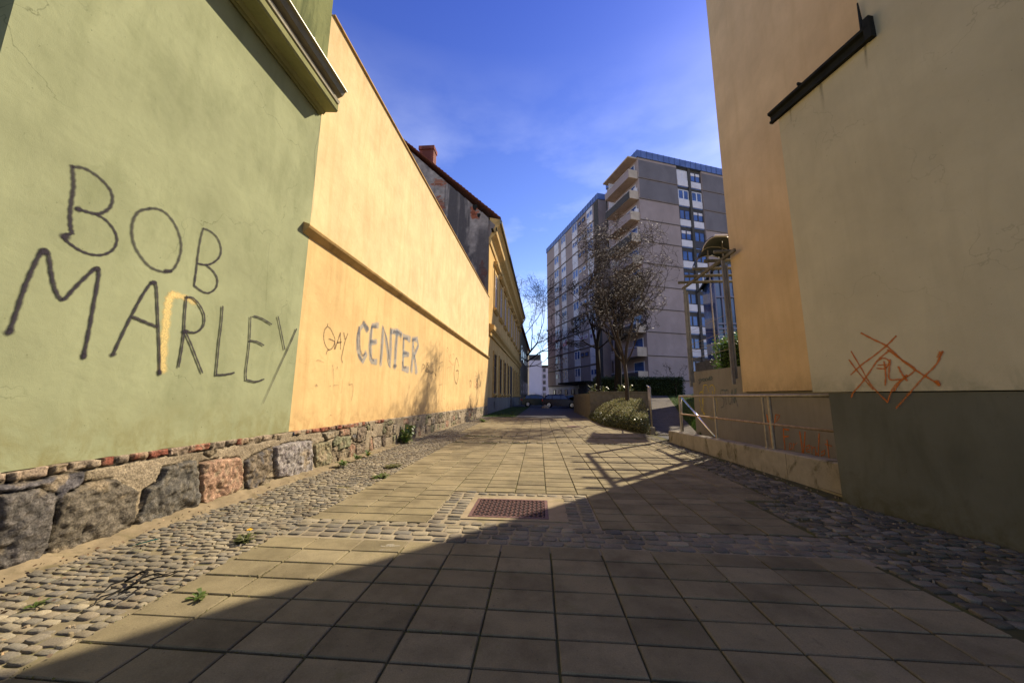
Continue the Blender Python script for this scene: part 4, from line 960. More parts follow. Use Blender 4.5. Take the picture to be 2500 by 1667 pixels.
npmesh('inner_twigs', np.stack([X, Y, Zm], -1).reshape(-1, 3), fc, plain('shrub_core', (.03, .03, .012), .9), sb, smooth=True)
n = 90000; px_ = rng.uniform(2.7, 5.9, n); py = 12.45+rng.uniform(0, 1, n)*8.0; H, ok = mound(px_, py)
lump = .13*fbm(px_*2.6, py*2.6, 21)+.10*fbm(px_*9, py*9, 22)
pz = H*(.80+.0*px_)+lump*1.5-.07+rng.normal(size=n)*.045; pts = np.stack([px_, py, np.maximum(pz, .02)], 1)[ok]
sel = rng.uniform(size=len(pts)) < .25+.7*(pts[:, 2] > .50)
leaf_cloud('upper_foliage', pts[sel], .055, m_bush, sb); leaf_cloud('lower_foliage', pts[~sel], .06, m_bushd, sb)
for _ in range(60):
    tw = MB()
    x, y = R(3.1, 5.0), R(12.9, 18.5); h, ok = mound(np.array(x), np.array(y))
    if not ok: continue
    z = float(h); tw.tube([(x, y, z*.6), (x+R(-.1, .1), y+R(-.1, .1), z+.05), (x+R(-.2, .2), y+R(-.2, .1), z+.05+R(.05, .3))], [.006, .004, .002], 4); tw.build('twig', m_bark, sb)
pr = wempty('path_railing', (3.95, 14, 0), 'steel rail climbing beside the garden path from a concrete stub', 'railing')
g = MB(); g.box(3.84, 4.0, 12.62, 12.78, -.05, .22); g.build('footing', m_curb, pr)
g = MB(); g.tube([(3.92, 12.7, .2), (3.92, 12.7, 1.62)], .026, 10); g.build('post', m_rail, pr, smooth=True)
g = MB(); g.tube([(3.92, 12.7, 1.60), (4.6, 15.4, 1.74), (5.75, 19.0, 1.86)], .022, 10); g.build('handrail', m_chrome, pr, smooth=True)
for t in (.5, 1.0):
    p = Vector((3.92, 12.7, 1.6)).lerp(Vector((5.75, 19, 1.86)), t); g = MB(); g.tube([(p.x, p.y, .3), p], .018, 8); g.build('post', m_rail, pr, smooth=True)

# ---------------- bare trees
def tree(name, base, h_trunk, r0, height, spread, seed, mat, label, levels=6, nb=3, glint_buds=None, droop=0., cat='tree', up=.55, fork=None, group=None, twig_r=.004, segs=3, crown=None):
    rr = random.Random(seed); t = wempty(name, base, label, cat, group); base = Vector(base)
    tr = MB(); cr = MB(); tips = []
    top = base+Vector((rr.uniform(-.1, .1), rr.uniform(-.1, .1), h_trunk))
    tr.tube([base-Vector((0, 0, .2)), base+Vector((0, 0, .05)), base.lerp(top, .45)+Vector((.03, 0, 0)), top], [r0*1.3, r0*1.08, r0*.9, r0*.78], 10)
    def grow(p, d, L, r, lv):
        pts = [p]; q = p.copy(); dd = d.copy()
        for k in range(segs):
            dd = (dd+Vector((rr.gauss(0, .13), rr.gauss(0, .13), rr.gauss(0, .10)+(up*.10 if lv > 2 else -droop*.25)))).normalized()
            if crown:                                   # the crown keeps to its own width and height
                h_ = Vector((q.x-base.x-crown[1], q.y-base.y, 0)); o1 = max(0, h_.length-crown[0]*.7)
                if o1: dd = (dd-h_.normalized()*o1*.55).normalized()
                if q.z > crown[2]-1: dd.z -= (q.z-crown[2]+1)*.5; dd.normalize()
            q = q+dd*L/segs; pts.append(q.copy())
            for _s in range(1 if lv <= 2 else 0):
                sd = Vector((rr.gauss(0, 1), rr.gauss(0, 1), rr.gauss(.1, .7))).normalized()
                e = q+(dd*.4+sd).normalized()*L*rr.uniform(.25, .6); cr.tube([q, q.lerp(e, .5)+Vector((0, 0, .02)), e], [twig_r, twig_r*.8, twig_r*.5], 3, False); tips.append(e); tips.append(q.lerp(e, .6))
        rs = [r*(1-.38*k/segs) for k in range(segs+1)]
        (tr if lv > levels-1 else cr).tube(pts, rs, 8 if r > .03 else 5 if r > .01 else 3, False)
        if lv <= 0: tips.append(q); return
        for k in range(nb if rr.random() < .75 else nb-1):
            ang = rr.uniform(.25, .75); ax = dd.orthogonal().normalized(); ax.rotate(Matrix.Rotation(rr.uniform(0, 6.28), 3, dd)); nd = dd.copy(); nd.rotate(Matrix.Rotation(ang, 3, ax))
            grow(pts[-1] if k < 2 else pts[-2], nd, L*rr.uniform(.66, .86), max(rs[-1]*rr.uniform(.6, .8), twig_r), lv-1)
    L = (height-h_trunk)*(.29 if levels < 6 else .262)
    for d, k, f in (fork or [((-.5, .1, 1), 1, .75), ((.6, -.1, 1), 1, .8), ((0, .5, 1.2), .9, .6), ((-.2, -.5, 1), .9, .6)]):
        grow(top, Vector(d).normalized(), L*k*spread, r0*f, levels)
    tr.build('trunk', mat, t, smooth=True); cr.build('crown', mat, t, smooth=True)
    if glint_buds:
        n = glint_buds[0]; pts = [tips[rr.randrange(len(tips))]+Vector((rr.gauss(0, glint_buds[2]), rr.gauss(0, glint_buds[2]), rr.gauss(0, glint_buds[2]))) for _ in range(n)]
        leaf_cloud('leaves', np.array([tuple(p) for p in pts]), glint_buds[1], glint_buds[3], t, aspect=4.5)  # slivers at the twig tips, coloured as sun glints
    return t
m_glint = foliage('twig_glint_leaf', [(.04, .035, .03), (.34, .32, .30), (.10, .09, .08), (.60, .58, .55)], .45, .55)  # pale tones paint sun glints onto buds and twigs
tree('bare_tree', (4.42, 18, .9), 1.95, .105, 11.0, 1.0, 4, m_bark, 'nearest bare tree with painted glints on its twigs, rising from the shrub bank', levels=5, nb=3, glint_buds=(4500, .11, .045, m_glint), twig_r=.0075, crown=(2.3, .1, 11.0), fork=[((-.28, 0, 1), 1.0, .62), ((.14, .05, 1), 1.05, .8), ((-.55, .2, .8), .75, .45), ((.62, -.1, .75), .62, .4), ((-.2, -.3, 1), .9, .5), ((-.15, .2, .5), .6, .4)])
tree('bare_tree', (4.55, 27, 1.3), 3.6, .20, 10.3, .9, 12, m_barkdark, 'dark bare tree with a straight trunk left of the nearest tree', crown=(2.4, .2, 11.5), levels=5, nb=3, twig_r=.014, fork=[((-.25, 0, 1), 1, .6), ((.2, .1, 1), 1, .6), ((.0, .4, 1), .9, .5), ((-.8, .1, .45), .7, .35), ((.8, .1, .4), .6, .35)])
tree('bare_tree', (5.75, 26, 1.3), 4.0, .27, 10.6, .9, 15, m_barkdark, 'thick dark bare tree straight behind the nearest tree', crown=(2.4, 0, 11.5), levels=5, nb=3, twig_r=.014, fork=[((-.2, 0, 1), 1, .6), ((.3, .1, 1), 1, .6), ((.0, .4, 1), .9, .5), ((-.8, .1, .3), .6, .35), ((.8, .1, .3), .6, .35)])
tree('bare_tree', (-4.6, 78, 0), 8, .42, 29, 1.15, 21, m_barkdark, 'bare street tree beyond the old houses on the left', levels=5, nb=3, twig_r=.024, fork=[((.10, 0, 1), 1.1, .6), ((.6, 0, .8), 1, .6), ((.9, 0, .25), .9, .5), ((.6, 0, -.1), .6, .4), ((-.3, 0, 1), .9, .5)])
tree('sapling', (10.2, 27, 1.4), .6, .03, 3.2, 1, 33, m_barkdark, 'small bare sapling in front of the block near the path top', levels=3, nb=2, twig_r=.007)

# ================================================================== the old ochre house behind the firewall
HA = 1.0; H0 = (WX, 25.32); ha = rad(HA); hd_ = Vector((math.sin(ha), math.cos(ha), 0)); hn = Vector((math.cos(ha), -math.sin(ha), 0))
def hp(u, d, z): p = Vector((H0[0], H0[1], 0))+hd_*u+hn*d; return (p.x, p.y, z)      # u along, d out of the facade
def hbox(m, u0, u1, d0, d1, z0, z1):
    vs = [hp(u, d, z) for z in (z0, z1) for u, d in ((u0, d0), (u1, d0), (u1, d1), (u0, d1))]
    return m.add(vs, [(0, 1, 2, 3), (4, 7, 6, 5), (0, 4, 5, 1), (1, 5, 6, 2), (2, 6, 7, 3), (3, 7, 4, 0)])
def hprism(m, prof, u0, u1):
    n = len(prof); vs = [hp(u, d, z) for u in (u0, u1) for d, z in prof]
    return m.add(vs, [tuple(range(n)), tuple(range(n, 2*n))[::-1]]+[(i, n+i, n+(i+1) % n, (i+1) % n) for i in range(n)])
oh = wempty('old_house', (-8, 40, 0), 'old ochre house with window pediments and a sooty brick gable', 'house')
HL = 33.5; HE = 13.5
g = MB(); hbox(g, .0, HL, -.4, 0, -.3, HE); g.build('wall', m_house, oh)
g = MB(); hbox(g, .0, HL, 0.002, .05, -.3, 1.15); g.build('plinth', m_grey, oh)
# gable wall facing the camera (seen above the firewall)
def gable():
    dx = .055; xs = np.arange(-16, WX-.02+dx/2, dx); zs = np.arange(6, 25.4, dx); X, Z = np.meshgrid(xs, zs, indexing='ij')
    roof = np.interp(X, [-26, -15, -3.25], [15.8, 25.35, 14.55]); corb = np.where(X > -3.8, 13.7, 99)
    n1 = fbm(X*.9, Z*.9, 31, 5); n2 = fbm(X*3.5, Z*3.5, 32, 5); n3 = fbm(X*5, Z*.35, 33, 4)
    C = np.array((.36, .31, .26))*(.55+.95*n2)[..., None]
    def mix(m, c): C[:] = C*(1-m[..., None])+np.array(c)*m[..., None]
    row = np.floor(Z/.17); fx = (X/.52+.5*(row % 2)) % 1; fz = (Z/.17) % 1
    mort = (fx < .05) | (fz < .12); tone = vnoise(np.floor(X/.52+.5*(row % 2))*3.1, row*1.7, 34)
    bc = np.where(mort[..., None], np.array((.30, .24, .18)), np.array((.34, .11, .055))*(.6+.8*tone)[..., None])
    def brick(cx, cz, rx, rz, k=1): 
        d = ((X-cx)/rx)**2+((Z-cz)/rz)**2; m = np.clip((1.1-d+(n2-.5)*3.2+(n1-.5)*2)*3, 0, 1)*k; C[:] = C*(1-m[..., None])+bc*m[..., None]
    for a in ((-7.9, 18.2, .7, .45), (-7.9, 16.3, .5, .7), (-4.9, 15.9, .45, .9), (-4.2, 9.9, .35, 1.3), (-10.3, 21.2, .9, .35), (-6.2, 11.8, .5, .3), (-8.6, 14.5, .4, .3)): brick(*a)
    soot = np.clip((X+7.45+(n3-.5)*1.1)/.25, 0, 1)*np.clip((-5.25-X+(n3-.5)*1.2+np.clip(13-Z, 0, 3)*.5)/.35, 0, 1)
    soot = np.maximum(soot, np.clip((X+7.3+(16-Z)*.25+(n3-.5))/.4, 0, 1)*np.clip((14.2-Z+(n1-.5)*2)/1.2, 0, 1)*.9)
    soot = np.maximum(soot, np.clip((X+4.75+(n3-.5)*.4)/.15, 0, 1)*np.clip((14.6-Z)/.6, 0, 1)*.8*(Z > 11))
    soot *= 1-.75*np.clip(1-np.abs(X+6.25)/.13-(n3-.45)*3, 0, 1)
    soot *= 1-.7*np.clip(1-np.abs(X+5.05)/.30-(fbm(X*2, Z*1.2, 36)-.42)*6, 0, 1)
    mix(soot*.85*np.clip(.75+.5*n2, 0, 1), (.065, .06, .062))
    mix(np.clip((n1-.58)*6, 0, 1)*.6, (.12, .105, .10))
    keep = (Z < roof+.02) & (Z < corb)
    n0, n1_ = X.shape; idx = np.arange(n0*n1_).reshape(n0, n1_)
    fc = np.stack([idx[:-1, :-1], idx[1:, :-1], idx[1:, 1:], idx[:-1, 1:]], -1).reshape(-1, 4); kf = keep.ravel()[fc].all(1)
    Yv = 25.29+.03*(1-n2)*0+.02*(mort*1.)*0
    return npmesh('gable_wall', np.stack([X, Yv+0*X, Z], -1).reshape(-1, 3), fc[kf], vcol('weathered_gable', .95, (30, .4), .5), oh, col=np.clip(C, 0, 1).reshape(-1, 3))
gable()
g = MB(); g.prism([(WX-.4, 0), (WX-.4, 13.3), (-3.75, 13.5), (-3.3, 14.45), (-11.25, 21.95), (-15, 25.2), (-26, 15.7), (-26, 0)], 25.30, 25.318, 1); g.build('gable_core', m_gable, oh)
for hx, hz, hr_ in ((-4.95, 16.0, .2), (-4.62, 15.3, .14)):
    MB().add([(hx+hr_*k*math.cos(t), 25.28, hz+hr_*k*1.4*math.sin(t)) for t in np.linspace(0, 5.8, 8) for k in (1+.25*math.sin(t*3),)], [tuple(range(8))]).build('hole', m_beam, oh)
g = MB(); g.box(-26, WX-.41, 25.32, 58, 0, 13); g.build('rear_wall', m_grey, oh)
g = MB()
n = 46                                                # tile edge of the roof, slightly uneven
ux = Vector((-15-(-2.92), 0, 25.6-14.95)); Ln = ux.length; ux.normalize(); uz = Vector((-ux.z, 0, ux.x)) if ux.x > 0 else Vector((ux.z, 0, -ux.x))
if uz.z < 0: uz = -uz
for i in range(n):
    a = Vector((-2.92, 25.12, 14.95))+ux*(Ln*i/n); b = a+ux*(Ln/n*1.06); t0 = R(.03, .05); t1 = R(.08, .11)
    for k, (p, tt) in enumerate(((a, t1), (b, t0))): pass
    vs = [a, b, b+uz*t0, a+uz*t1]; vs = [tuple(v) for v in vs]+[(v[0]+.35, v[1]+HL+.6, v[2]) for v in vs]
    g.add(vs, [(0, 1, 2, 3), (4, 7, 6, 5), (0, 4, 5, 1), (1, 5, 6, 2), (2, 6, 7, 3), (3, 7, 4, 0)])
g.build('roof', m_tile, oh)
g = MB(); g.add([(-15, 25.2, 25.6), (-14.6, 59, 25.6), (-26, 59, 15.5), (-26.4, 25.2, 15.5)], [(0, 1, 2, 3)]); g.build('roof', m_tile, oh)
c0 = pl(1023, 358, 1, 27.6); c1 = pl(1059, 402, 1, 27.6)
g = MB(); g.box(c0.x+.06, c1.x-.06, 27.6, 28.4, c1.z-3.0, c0.z-.35); chm = g.build('chimney', m_chim, oh)
g = MB(); g.box(c0.x, c1.x, 27.5, 28.5, c0.z-.35, c0.z); g.build('chimney_cap', m_chim, chm)
# eaves cornice
g = MB(); hprism(g, [(0.002, 12.95), (.10, 12.95), (.14, 13.15), (.14, 13.4), (.30, 13.55), (.55, 13.75), (.62, 14.2), (.80, 14.45), (.82, 14.9), (0.002, 15.1)], .0, HL); g.build('eaves_cornice', m_housed, oh)
g = MB(); hprism(g, [(.82, 14.5), (.98, 14.5), (1.0, 14.7), (.82, 14.95)], -.1, HL+.3); g.build('gutter', m_gutter, oh)
g = MB(); hprism(g, [(0.002, 5.85), (.12, 5.85), (.16, 6.1), (.36, 6.3), (.40, 6.5), (.40, 6.62), (0.002, 6.75)], .55, HL); g.build('belt_cornice', m_housed, oh)
g = MB(); g.tube([hp(.25, .06, 13.9), hp(.2, .55, 14.0), hp(-.5, .6, 13.95)], .05, 6); hbox(g, -.5, .1, .2, .36, 13.85, 13.95); g.build('bracket', m_beam, oh)
def hwin(u, w, z0, z1, upper):
    g = MB(); f = .09; hbox(g, u, u+f, -.02, .045, z0, z1); hbox(g, u+w-f, u+w, -.02, .045, z0, z1); hbox(g, u+f, u+w-f, -.02, .045, z0, z0+f); hbox(g, u+f, u+w-f, -.02, .045, z1-f, z1); hbox(g, u+w/2-.04, u+w/2+.04, -.02, .05, z0+f, z1-f); hbox(g, u+f, u+w/2-.04, -.015, .04, z0+(z1-z0)*.66, z0+(z1-z0)*.66+.07); hbox(g, u+w/2+.04, u+w-f, -.015, .04, z0+(z1-z0)*.66, z0+(z1-z0)*.66+.07)
    wn = g.build('window', m_white if upper else m_dframe, oh)
    g = MB(); hbox(g, u+f, u+w-f, .002, .012, z0+f, z1-f); g.build('pane', m_glass, wn)
    g = MB()
    for s in (u-.22, u+w+.02): hbox(g, s, s+.20, .002, .10, z0, z1)
    hbox(g, u-.22, u+w+.22, .002, .10, z1+.002, z1+.22)
    if upper: hprism(g, [(.002, z1+.5), (.12, z1+.5), (.34, z1+.68), (.36, z1+.82), (.002, z1+.9)], u-.45, u+w+.45)
    g.build('surround', m_housed, wn)
    g = MB(); hprism(g, [(.002, z0-.30), (.10, z0-.28), (.26, z0-.12), (.26, z0-.02), (.002, z0-.002)], u-.35, u+w+.35); g.build('sill', m_housed, wn)
for k in range(9):
    u = 2.9+3.65*k; hwin(u, 1.45, 8.5, 11.6, True)
    if k == 4:
        g = MB(); hbox(g, u-.1, u+1.9, -.01, .06, 0, 4.9); dr = g.build('door', m_dframe, oh); g = MB(); g.tube([hp(u+.2, .07, 1.1), hp(u+.2, .13, 1.1), hp(u+.2, .13, 1.3)], .02, 6); g.build('handle', m_rail, dr)
    else: hwin(u+.15, 1.45, 1.45, 4.7, False)
g = MB(); hbox(g, 3.4, 3.9, .051, .06, .3, .8); g.build('cellar_vent', m_dframe, oh)
g = MB(); g.tube([hp(HL-.1, .95, 14.4), hp(HL-.1, .2, 13.2), hp(HL-.1, .12, 12.8), hp(HL-.1, .12, 0)], .09, 8); g.build('drainpipe', m_gutter, oh)

for o_, l_ in ((oh, Vector((-8, 40, 0))),):
    c_ = Vector((0, 0, CAM_H)); o_.location = c_+(l_-c_)*OKK; o_.scale = (OKK,)*3
gy = wempty('grey_house', (-7, 75, 0), 'plain grey house at the far end of the left row', 'house')
c_ = Vector((0, 0, CAM_H)); gy.location = c_+(Vector((-7, 75, 0))-c_)*OKK; gy.scale = (OKK,)*3
g = MB(); hbox(g, HL+.05, HL+34, -8, .12, -.3, 13.1); g.build('wall', m_grey, gy)
g = MB(); hprism(g, [(.55, 13.11), (.55, 13.35), (-4, 17.5), (-8.4, 13.35), (-8.4, 13.11)], HL+.35, HL+34.3); g.build('roof', m_tile, gy)
for k in range(6):
    for z0, z1 in ((1.6, 4.2), (7.6, 10.4)):
        u = HL+3+5*k; g = MB(); hbox(g, u, u+1.3, .122, .16, z0, z1); w = g.build('window', m_dframe, gy); g = MB(); hbox(g, u+.1, u+1.2, .161, .17, z0+.1, z1-.1); g.build('pane', m_glass, w)

wh = wempty('white_building', (0, 125, 0), 'white rendered building seen through the gap at the street end', 'building')
g = MB(); g.box(-9, 1.2, 118, 140, 0, 13.4); g.build('wall', m_farwhite, wh)
g = MB(); g.box(1.2, 12, 120, 140, 0, 11.0); g.build('wing', m_farwhite, wh)
g = MB(); g.box(-5, .9, 117.9, 139, 13.42, 15.3); g.build('attic', m_blockcol, wh)
g = MB(); g.box(1.2, 12.2, 119.8, 140, 11.02, 11.9); g.build('attic', m_blockcol, wh)
for k in range(5):
    z = 1.2+2.0*k*1.05; g = MB(); g.box(1.6, 2.5, 119.93, 119.99, z, z+1.2); w = g.build('window', m_dframe, wh); g = MB(); g.box(1.7, 2.4, 119.90, 119.925, z+.1, z+1.1); g.build('pane', m_glass, w)
g = MB(); g.box(-4.5, -1.2, 112, 117, 0, 2.3); g.box(-4.6, -.9, 111.8, 117.2, 2.31, 2.5); g.build('annex', m_farwhite, wh)

# ================================================================== the tower block
BK = Vector((14.17*1.1, 46.0*1.1, -.124)); tb = empty('tower_block', BK, rad(20), 'eleven storey grey tower block with white spandrels and cream balconies', 'apartment block')
tb.scale = (1.1, 1.1, 1.1)
FJ = [34.9-3.145*k for k in range(11)]                # floor joints
def bb(x0, x1, y0, y1, z0, z1): return MB().box(x0, x1, y0, y1, z0, z1)
GL = 25.0
# gable wall: left of the window bay, right of it
g = bb(0, 6.55, 0, 8.1, 3.4, 34.9); g.build('gable_wall', m_block, tb)
g = bb(11.05, GL, 0, 8.1, 3.4, 34.9); g.build('gable_wall', m_block, tb)
g = bb(6.55, 11.05, .25, 8.1, 3.4, 34.9); g.build('window_bay', m_blockcol, tb)
g = bb(0.1, GL-.1, .1, 8.0, -1, 3.4); g.build('ground_floor', m_block, tb)
# soot-stained skin of the top storeys, a few centimetres proud
for x0, x1 in ((.12, 6.5), (11.1, GL-.2)):
    g = MB()
    for k in range(2 if x0 < 5 else 3): g.box(x0, x1, -.03, -.001, FJ[k+1]+.16, FJ[k]-.35 if k == 0 else FJ[k]-.12)
    g.build('stained_panel', m_blocktop, tb)
g = MB()
for z in FJ[1:]: g.box(-.03, 6.55, -.07, .0, z-.05, z+.05); g.box(11.05, GL, -.07, .0, z-.05, z+.05)
g.build('floor_band', m_bjoint, tb)
g = bb(8.62, 9.02, .0, .25, 3.4, 34.9); g.build('mullion', m_blockcol, tb)
fr_dark = {(0, 1), (2, 0), (2, 1), (3, 0), (3, 1), (4, 0), (4, 1), (5, 0), (6, 0), (6, 1), (7, 0), (7, 1), (8, 0), (8, 1), (9, 0), (9, 1)}
def bwin(x0, x1, z0, z1, y, dark, axis='x', off=.0, mull=True, blind=0):
    """window in the gable (axis x, facing -y) or in the long facade (axis y, facing -x)"""
    def q(m, a0, a1, d0, d1, z0, z1):
        return m.box(a0, a1, y-d1, y-d0, z0, z1) if axis == 'x' else m.box(y-d1, y-d0, a0, a1, z0, z1)
    f = .12; g = MB(); q(g, x0, x0+f, 0, .1, z0, z1); q(g, x1-f, x1, 0, .1, z0, z1); q(g, x0+f, x1-f, 0, .1, z0, z0+f); q(g, x0+f, x1-f, 0, .1, z1-f, z1)
    if mull: c = (x0+x1)/2; q(g, c-.09, c+.09, 0, .1, z0+f, z1-f)
    w = g.build('window', m_dframe if dark else m_frame, tb)
    g = MB(); q(g, x0+f, x1-f, .02, .05, z0+f, z1-f); g.build('pane', m_glassb, w)
    if blind: g = MB(); q(g, x0+f, x1-f, .052, .09, z1-f-(z1-z0-2*f)*blind, z1-f); g.build('roller_blind', m_white, w)
m_orange = plain('orange_curtain', (.55, .28, .05), .8)
for k in range(11):
    T = FJ[k]; b = T-3.145
    for c, (x0, x1) in enumerate(((6.72, 8.58), (9.08, 10.92))):
        if k == 10: continue
        bwin(x0, x1, T-1.95, T-.42, .25, (k, c) in fr_dark, blind=(1 if (k, c) == (0, 0) else .33 if (k, c) in ((3, 0), (0, 1)) else .3 if c and k % 3 == 2 else 0))
        bb(x0, x1, .10, .249, T-2.95, T-1.98).build('spandrel', m_dframe if (k, c) == (3, 1) else m_white, tb)
        bb(x0, x1, .16, .249, T-3.10, T-2.98).build('sill_strip', m_metal, tb)
bb(7.0, 10.8, -.02, .099, .8, 3.2).build('basement_panel', m_white, tb)
# right wing of the long facade with balconies
bb(-.001, .2, .0, 8.1, 3.4, 34.9) 
for k in range(10):
    T = FJ[k]; zf = T-3.15
    g = bb(-1.45, -.01, .2, 6.4, zf-.12, zf+.06); bal = g.build('balcony', m_balc, tb)
    g = MB(); g.box(-1.46, -.01, .12, .2, zf-.10, zf+1.12); g.build('side_panel', m_balc, bal)
    g = MB(); g.box(-1.5, -1.42, .2, 6.4, zf-.1, zf+.95); g.build('front_panel', m_blockcol if k % 2 else m_block, bal)
    g = MB(); g.tube([(-1.46, .2, zf+1.12), (-1.46, 6.4, zf+1.12)], .035, 6); g.build('rail', m_frame, bal)
    g = MB(); g.box(-.06, -.01, .7, 3.0, zf+.1, zf+2.5); bd = g.build('balcony_door', m_frame, tb); g = MB(); g.box(-.09, -.065, .85, 2.85, zf+.2, zf+2.4); g.build('pane', m_glassb, bd)
    g = MB(); g.box(-1.4, -.01, 5.3, 5.4, zf+.07, zf+(2.2 if k in (0, 1, 4) else 1.2)); g.build('divider', m_white, bal)
    if k in (1, 2, 5): g = MB(); g.box(-.5, -.05, .25, .6, zf+.1+.9, zf+1.7); g.build('air_conditioner', m_white, bal)
g = bb(-1.5, -.01, .1, 6.9, 34.7, 34.9); g.build('balcony_roof', m_balc, tb)
# metal attic with standing seams
def fascia(x0, x1, y0, y1, z0=34.9, z1=36.0, sides='x'):
    m = MB()
    m.box(x0-.15, x1+.15, y0-.15, y1+.15, z0, z1-.02)
    if 'x' in sides:
        for x in np.arange(x0+.5, x1, .95): m.box(x, x+.05, y0-.20, y0-.15, z0, z1)
    for y in np.arange(y0+.5, y1, .95): m.box(x0-.20, x0-.15, y, y+.05, z0, z1)
    return m.build('roof_fascia', m_metal, tb)
fascia(0, GL, 0, 8.1); fascia(0, 12, 11.1, 35.1, sides='')
bb(.0, .8, 6.6, 8.1, 3.4, 34.89)
# recess with the glazed stair
bb(1.6, 12, 8.1, 11.1, -1, 35.4).build('stair_tower', m_blockcol, tb)
g = bb(.3, 1.59, 8.12, 8.55, 3, 34.7); g.build('stair_glazing', m_glassb, tb)
g = MB()
for z in FJ: g.box(.25, 1.6, 8.1, 8.6, z-.06, z+.06)
g.build('stair_bands', m_metal, tb)
# left wing
bb(0, 12, 11.1, 35.1, 3.4, 34.9).build('long_wall', m_block, tb)
bb(-.04, .0, 11.12, 12.6, 3.4, 34.8).build('corner_pier', m_blockcol, tb)
bb(.1, 12, 11.2, 35.0, -1, 3.4).build('ground_floor', m_white, tb)
g = MB()
for z in FJ[1:]: g.box(-.07, .0, 12.6, 35.1, z-.09, z+.09)
g.build('floor_band', m_bjoint, tb)
for k in range(10):
    T = FJ[k]
    for c, (y0, y1) in enumerate(((28.1, 30.4), (24.4, 26.6), (19.0, 21.2), (13.0, 15.1))):
        zt = T-.15
        closed = (k*7+c*3) % 5 == 0
        bwin(y0, y1, T-1.75, zt, -.02, False, 'y', blind=1 if closed else (.4 if (k+c) % 3 == 0 else 0))
        bb(-.09, -.001, y0, y1, T-2.95, T-1.77).build('spandrel', m_white, tb)
    if k < 9:
        for y0 in (15.9, 17.5): bwin(y0, y0+1.1, T-1.45, T-.7, -.02, k % 2 == 0, 'y', mull=False)
for y0 in (13.5, 16, 19, 22, 25, 28, 31): bwin(y0, y0+1.2, 1.7, 2.7, .08, True, 'y', mull=False)
bb(-3.2, -.01, 11.6, 22.0, 3.45, 3.75).build('entrance_canopy', m_beam, tb)
bb(-2.6, .0, 12.0, 14.6, -1, 3.44).build('entrance_porch', m_blockcol, tb)
bb(-.12, -.001, .3, 6.2, -.5, 3.2).build('ground_floor_panel', m_blockcol, tb)

# glazed pavilion and curved canopy to the right of the pergola
gp = wempty('glazed_stairwell', (12.5, 24, 0), 'blue glazed stairwell behind the pergola', 'building')
V = [pl(1738, 665, 1, 22), pl(1778, 640, 1, 22)]
g = MB(); g.prism([(11.05, 22), (13.0, 22), (14.2, 26), (12.2, 26)], 3.7, 9.6, 2); g.build('glazing', m_glassb, gp)
m_bframe = plain('blue_grey_frame', (.14, .17, .30), .45, .3)
g = MB()
for x in np.linspace(11.05, 13.0, 6): g.box(x-.03, x+.03, 21.90, 21.995, 3.7, 9.6)
for z in (3.7, 5.4, 5.7, 7.4, 9.4): g.box(11.0, 13.05, 21.88, 21.95 if z != 5.4 else 21.99, z, z+.10)
g.build('frame', m_bframe, gp)
g = MB(); g.add([(10.8, 21.6, 9.0), (13.3, 21.6, 10.9), (14.5, 26.4, 10.9), (12.0, 26.4, 9.0), (10.8, 21.6, 9.15), (13.3, 21.6, 11.05), (14.5, 26.4, 11.05), (12.0, 26.4, 9.15)], [(0, 3, 2, 1), (4, 5, 6, 7), (0, 1, 5, 4), (1, 2, 6, 5), (2, 3, 7, 6), (3, 0, 4, 7)]); g.build('roof', m_beam, gp)
g = bb(11.2, 13.0, 22.2, 25.8, 0, 3.69); g.build('base', m_conc, gp)
cc = wempty('arched_canopy', (9.6, 18, 6), 'curved canopy on thin posts above the pergola', 'canopy')
pts = [pl(x, y, 1, 18.0) for x, y in ((1714, 613), (1717, 602), (1723, 592), (1731, 584), (1740, 579), (1752, 577), (1770, 577), (1790, 582), (1806, 596))]
m = MB(); n = len(pts)
vs = [tuple(p) for p in pts]+[(p.x+.6, p.y+2.6, p.z) for p in pts]+[(p.x, p.y, p.z+.05) for p in pts]+[(p.x+.6, p.y+2.6, p.z+.05) for p in pts]
m.add(vs, [(i, i+1, n+i+1, n+i) for i in range(n-1)]+[(2*n+i, 3*n+i, 3*n+i+1, 2*n+i+1) for i in range(n-1)]+[(i, 2*n+i, 2*n+i+1, i+1) for i in range(n-1)]); m.build('roof', plain('smoked_sheet', (.045, .045, .04), .5), cc, smooth=True)
for k in range(3):
    g = MB(); g.tube([(p.x+.3*k, p.y+1.3*k, p.z-.02) for p in pts], .03, 6); g.build('rib', m_rail, cc, smooth=True)
for (x, y) in ((1727, 612), (1761, 580)):
    p = pl(x, y, 1, 18.6); g = MB(); g.tube([(p.x, p.y, 1.3), (p.x, p.y, p.z)], .04, 8); g.build('post', m_rail, cc, smooth=True)
g = MB(); a = pl(1744, 578, 1, 17.9); b = pl(1776, 576, 1, 17.9); g.box(a.x, b.x, 17.85, 18.05, a.z+.03, a.z+.10); g.build('ridge_strip', m_white, cc)

ln = empty('overhead_wire', (0, 0, 0), 0, 'thin cable strung between the old house and the tower block', 'cable')
a = Vector(hp(27, .9, 14.6)); b = Vector((BK.x-.35*34, BK.y+.94*34, 31)); P = []
for t in np.linspace(0, 1, 16): p = a.lerp(b, t); p.z -= 2.2*4*t*(1-t)*.5; P.append(p)
MB().tube(P, .022, 5).build('cable', m_beam, ln)

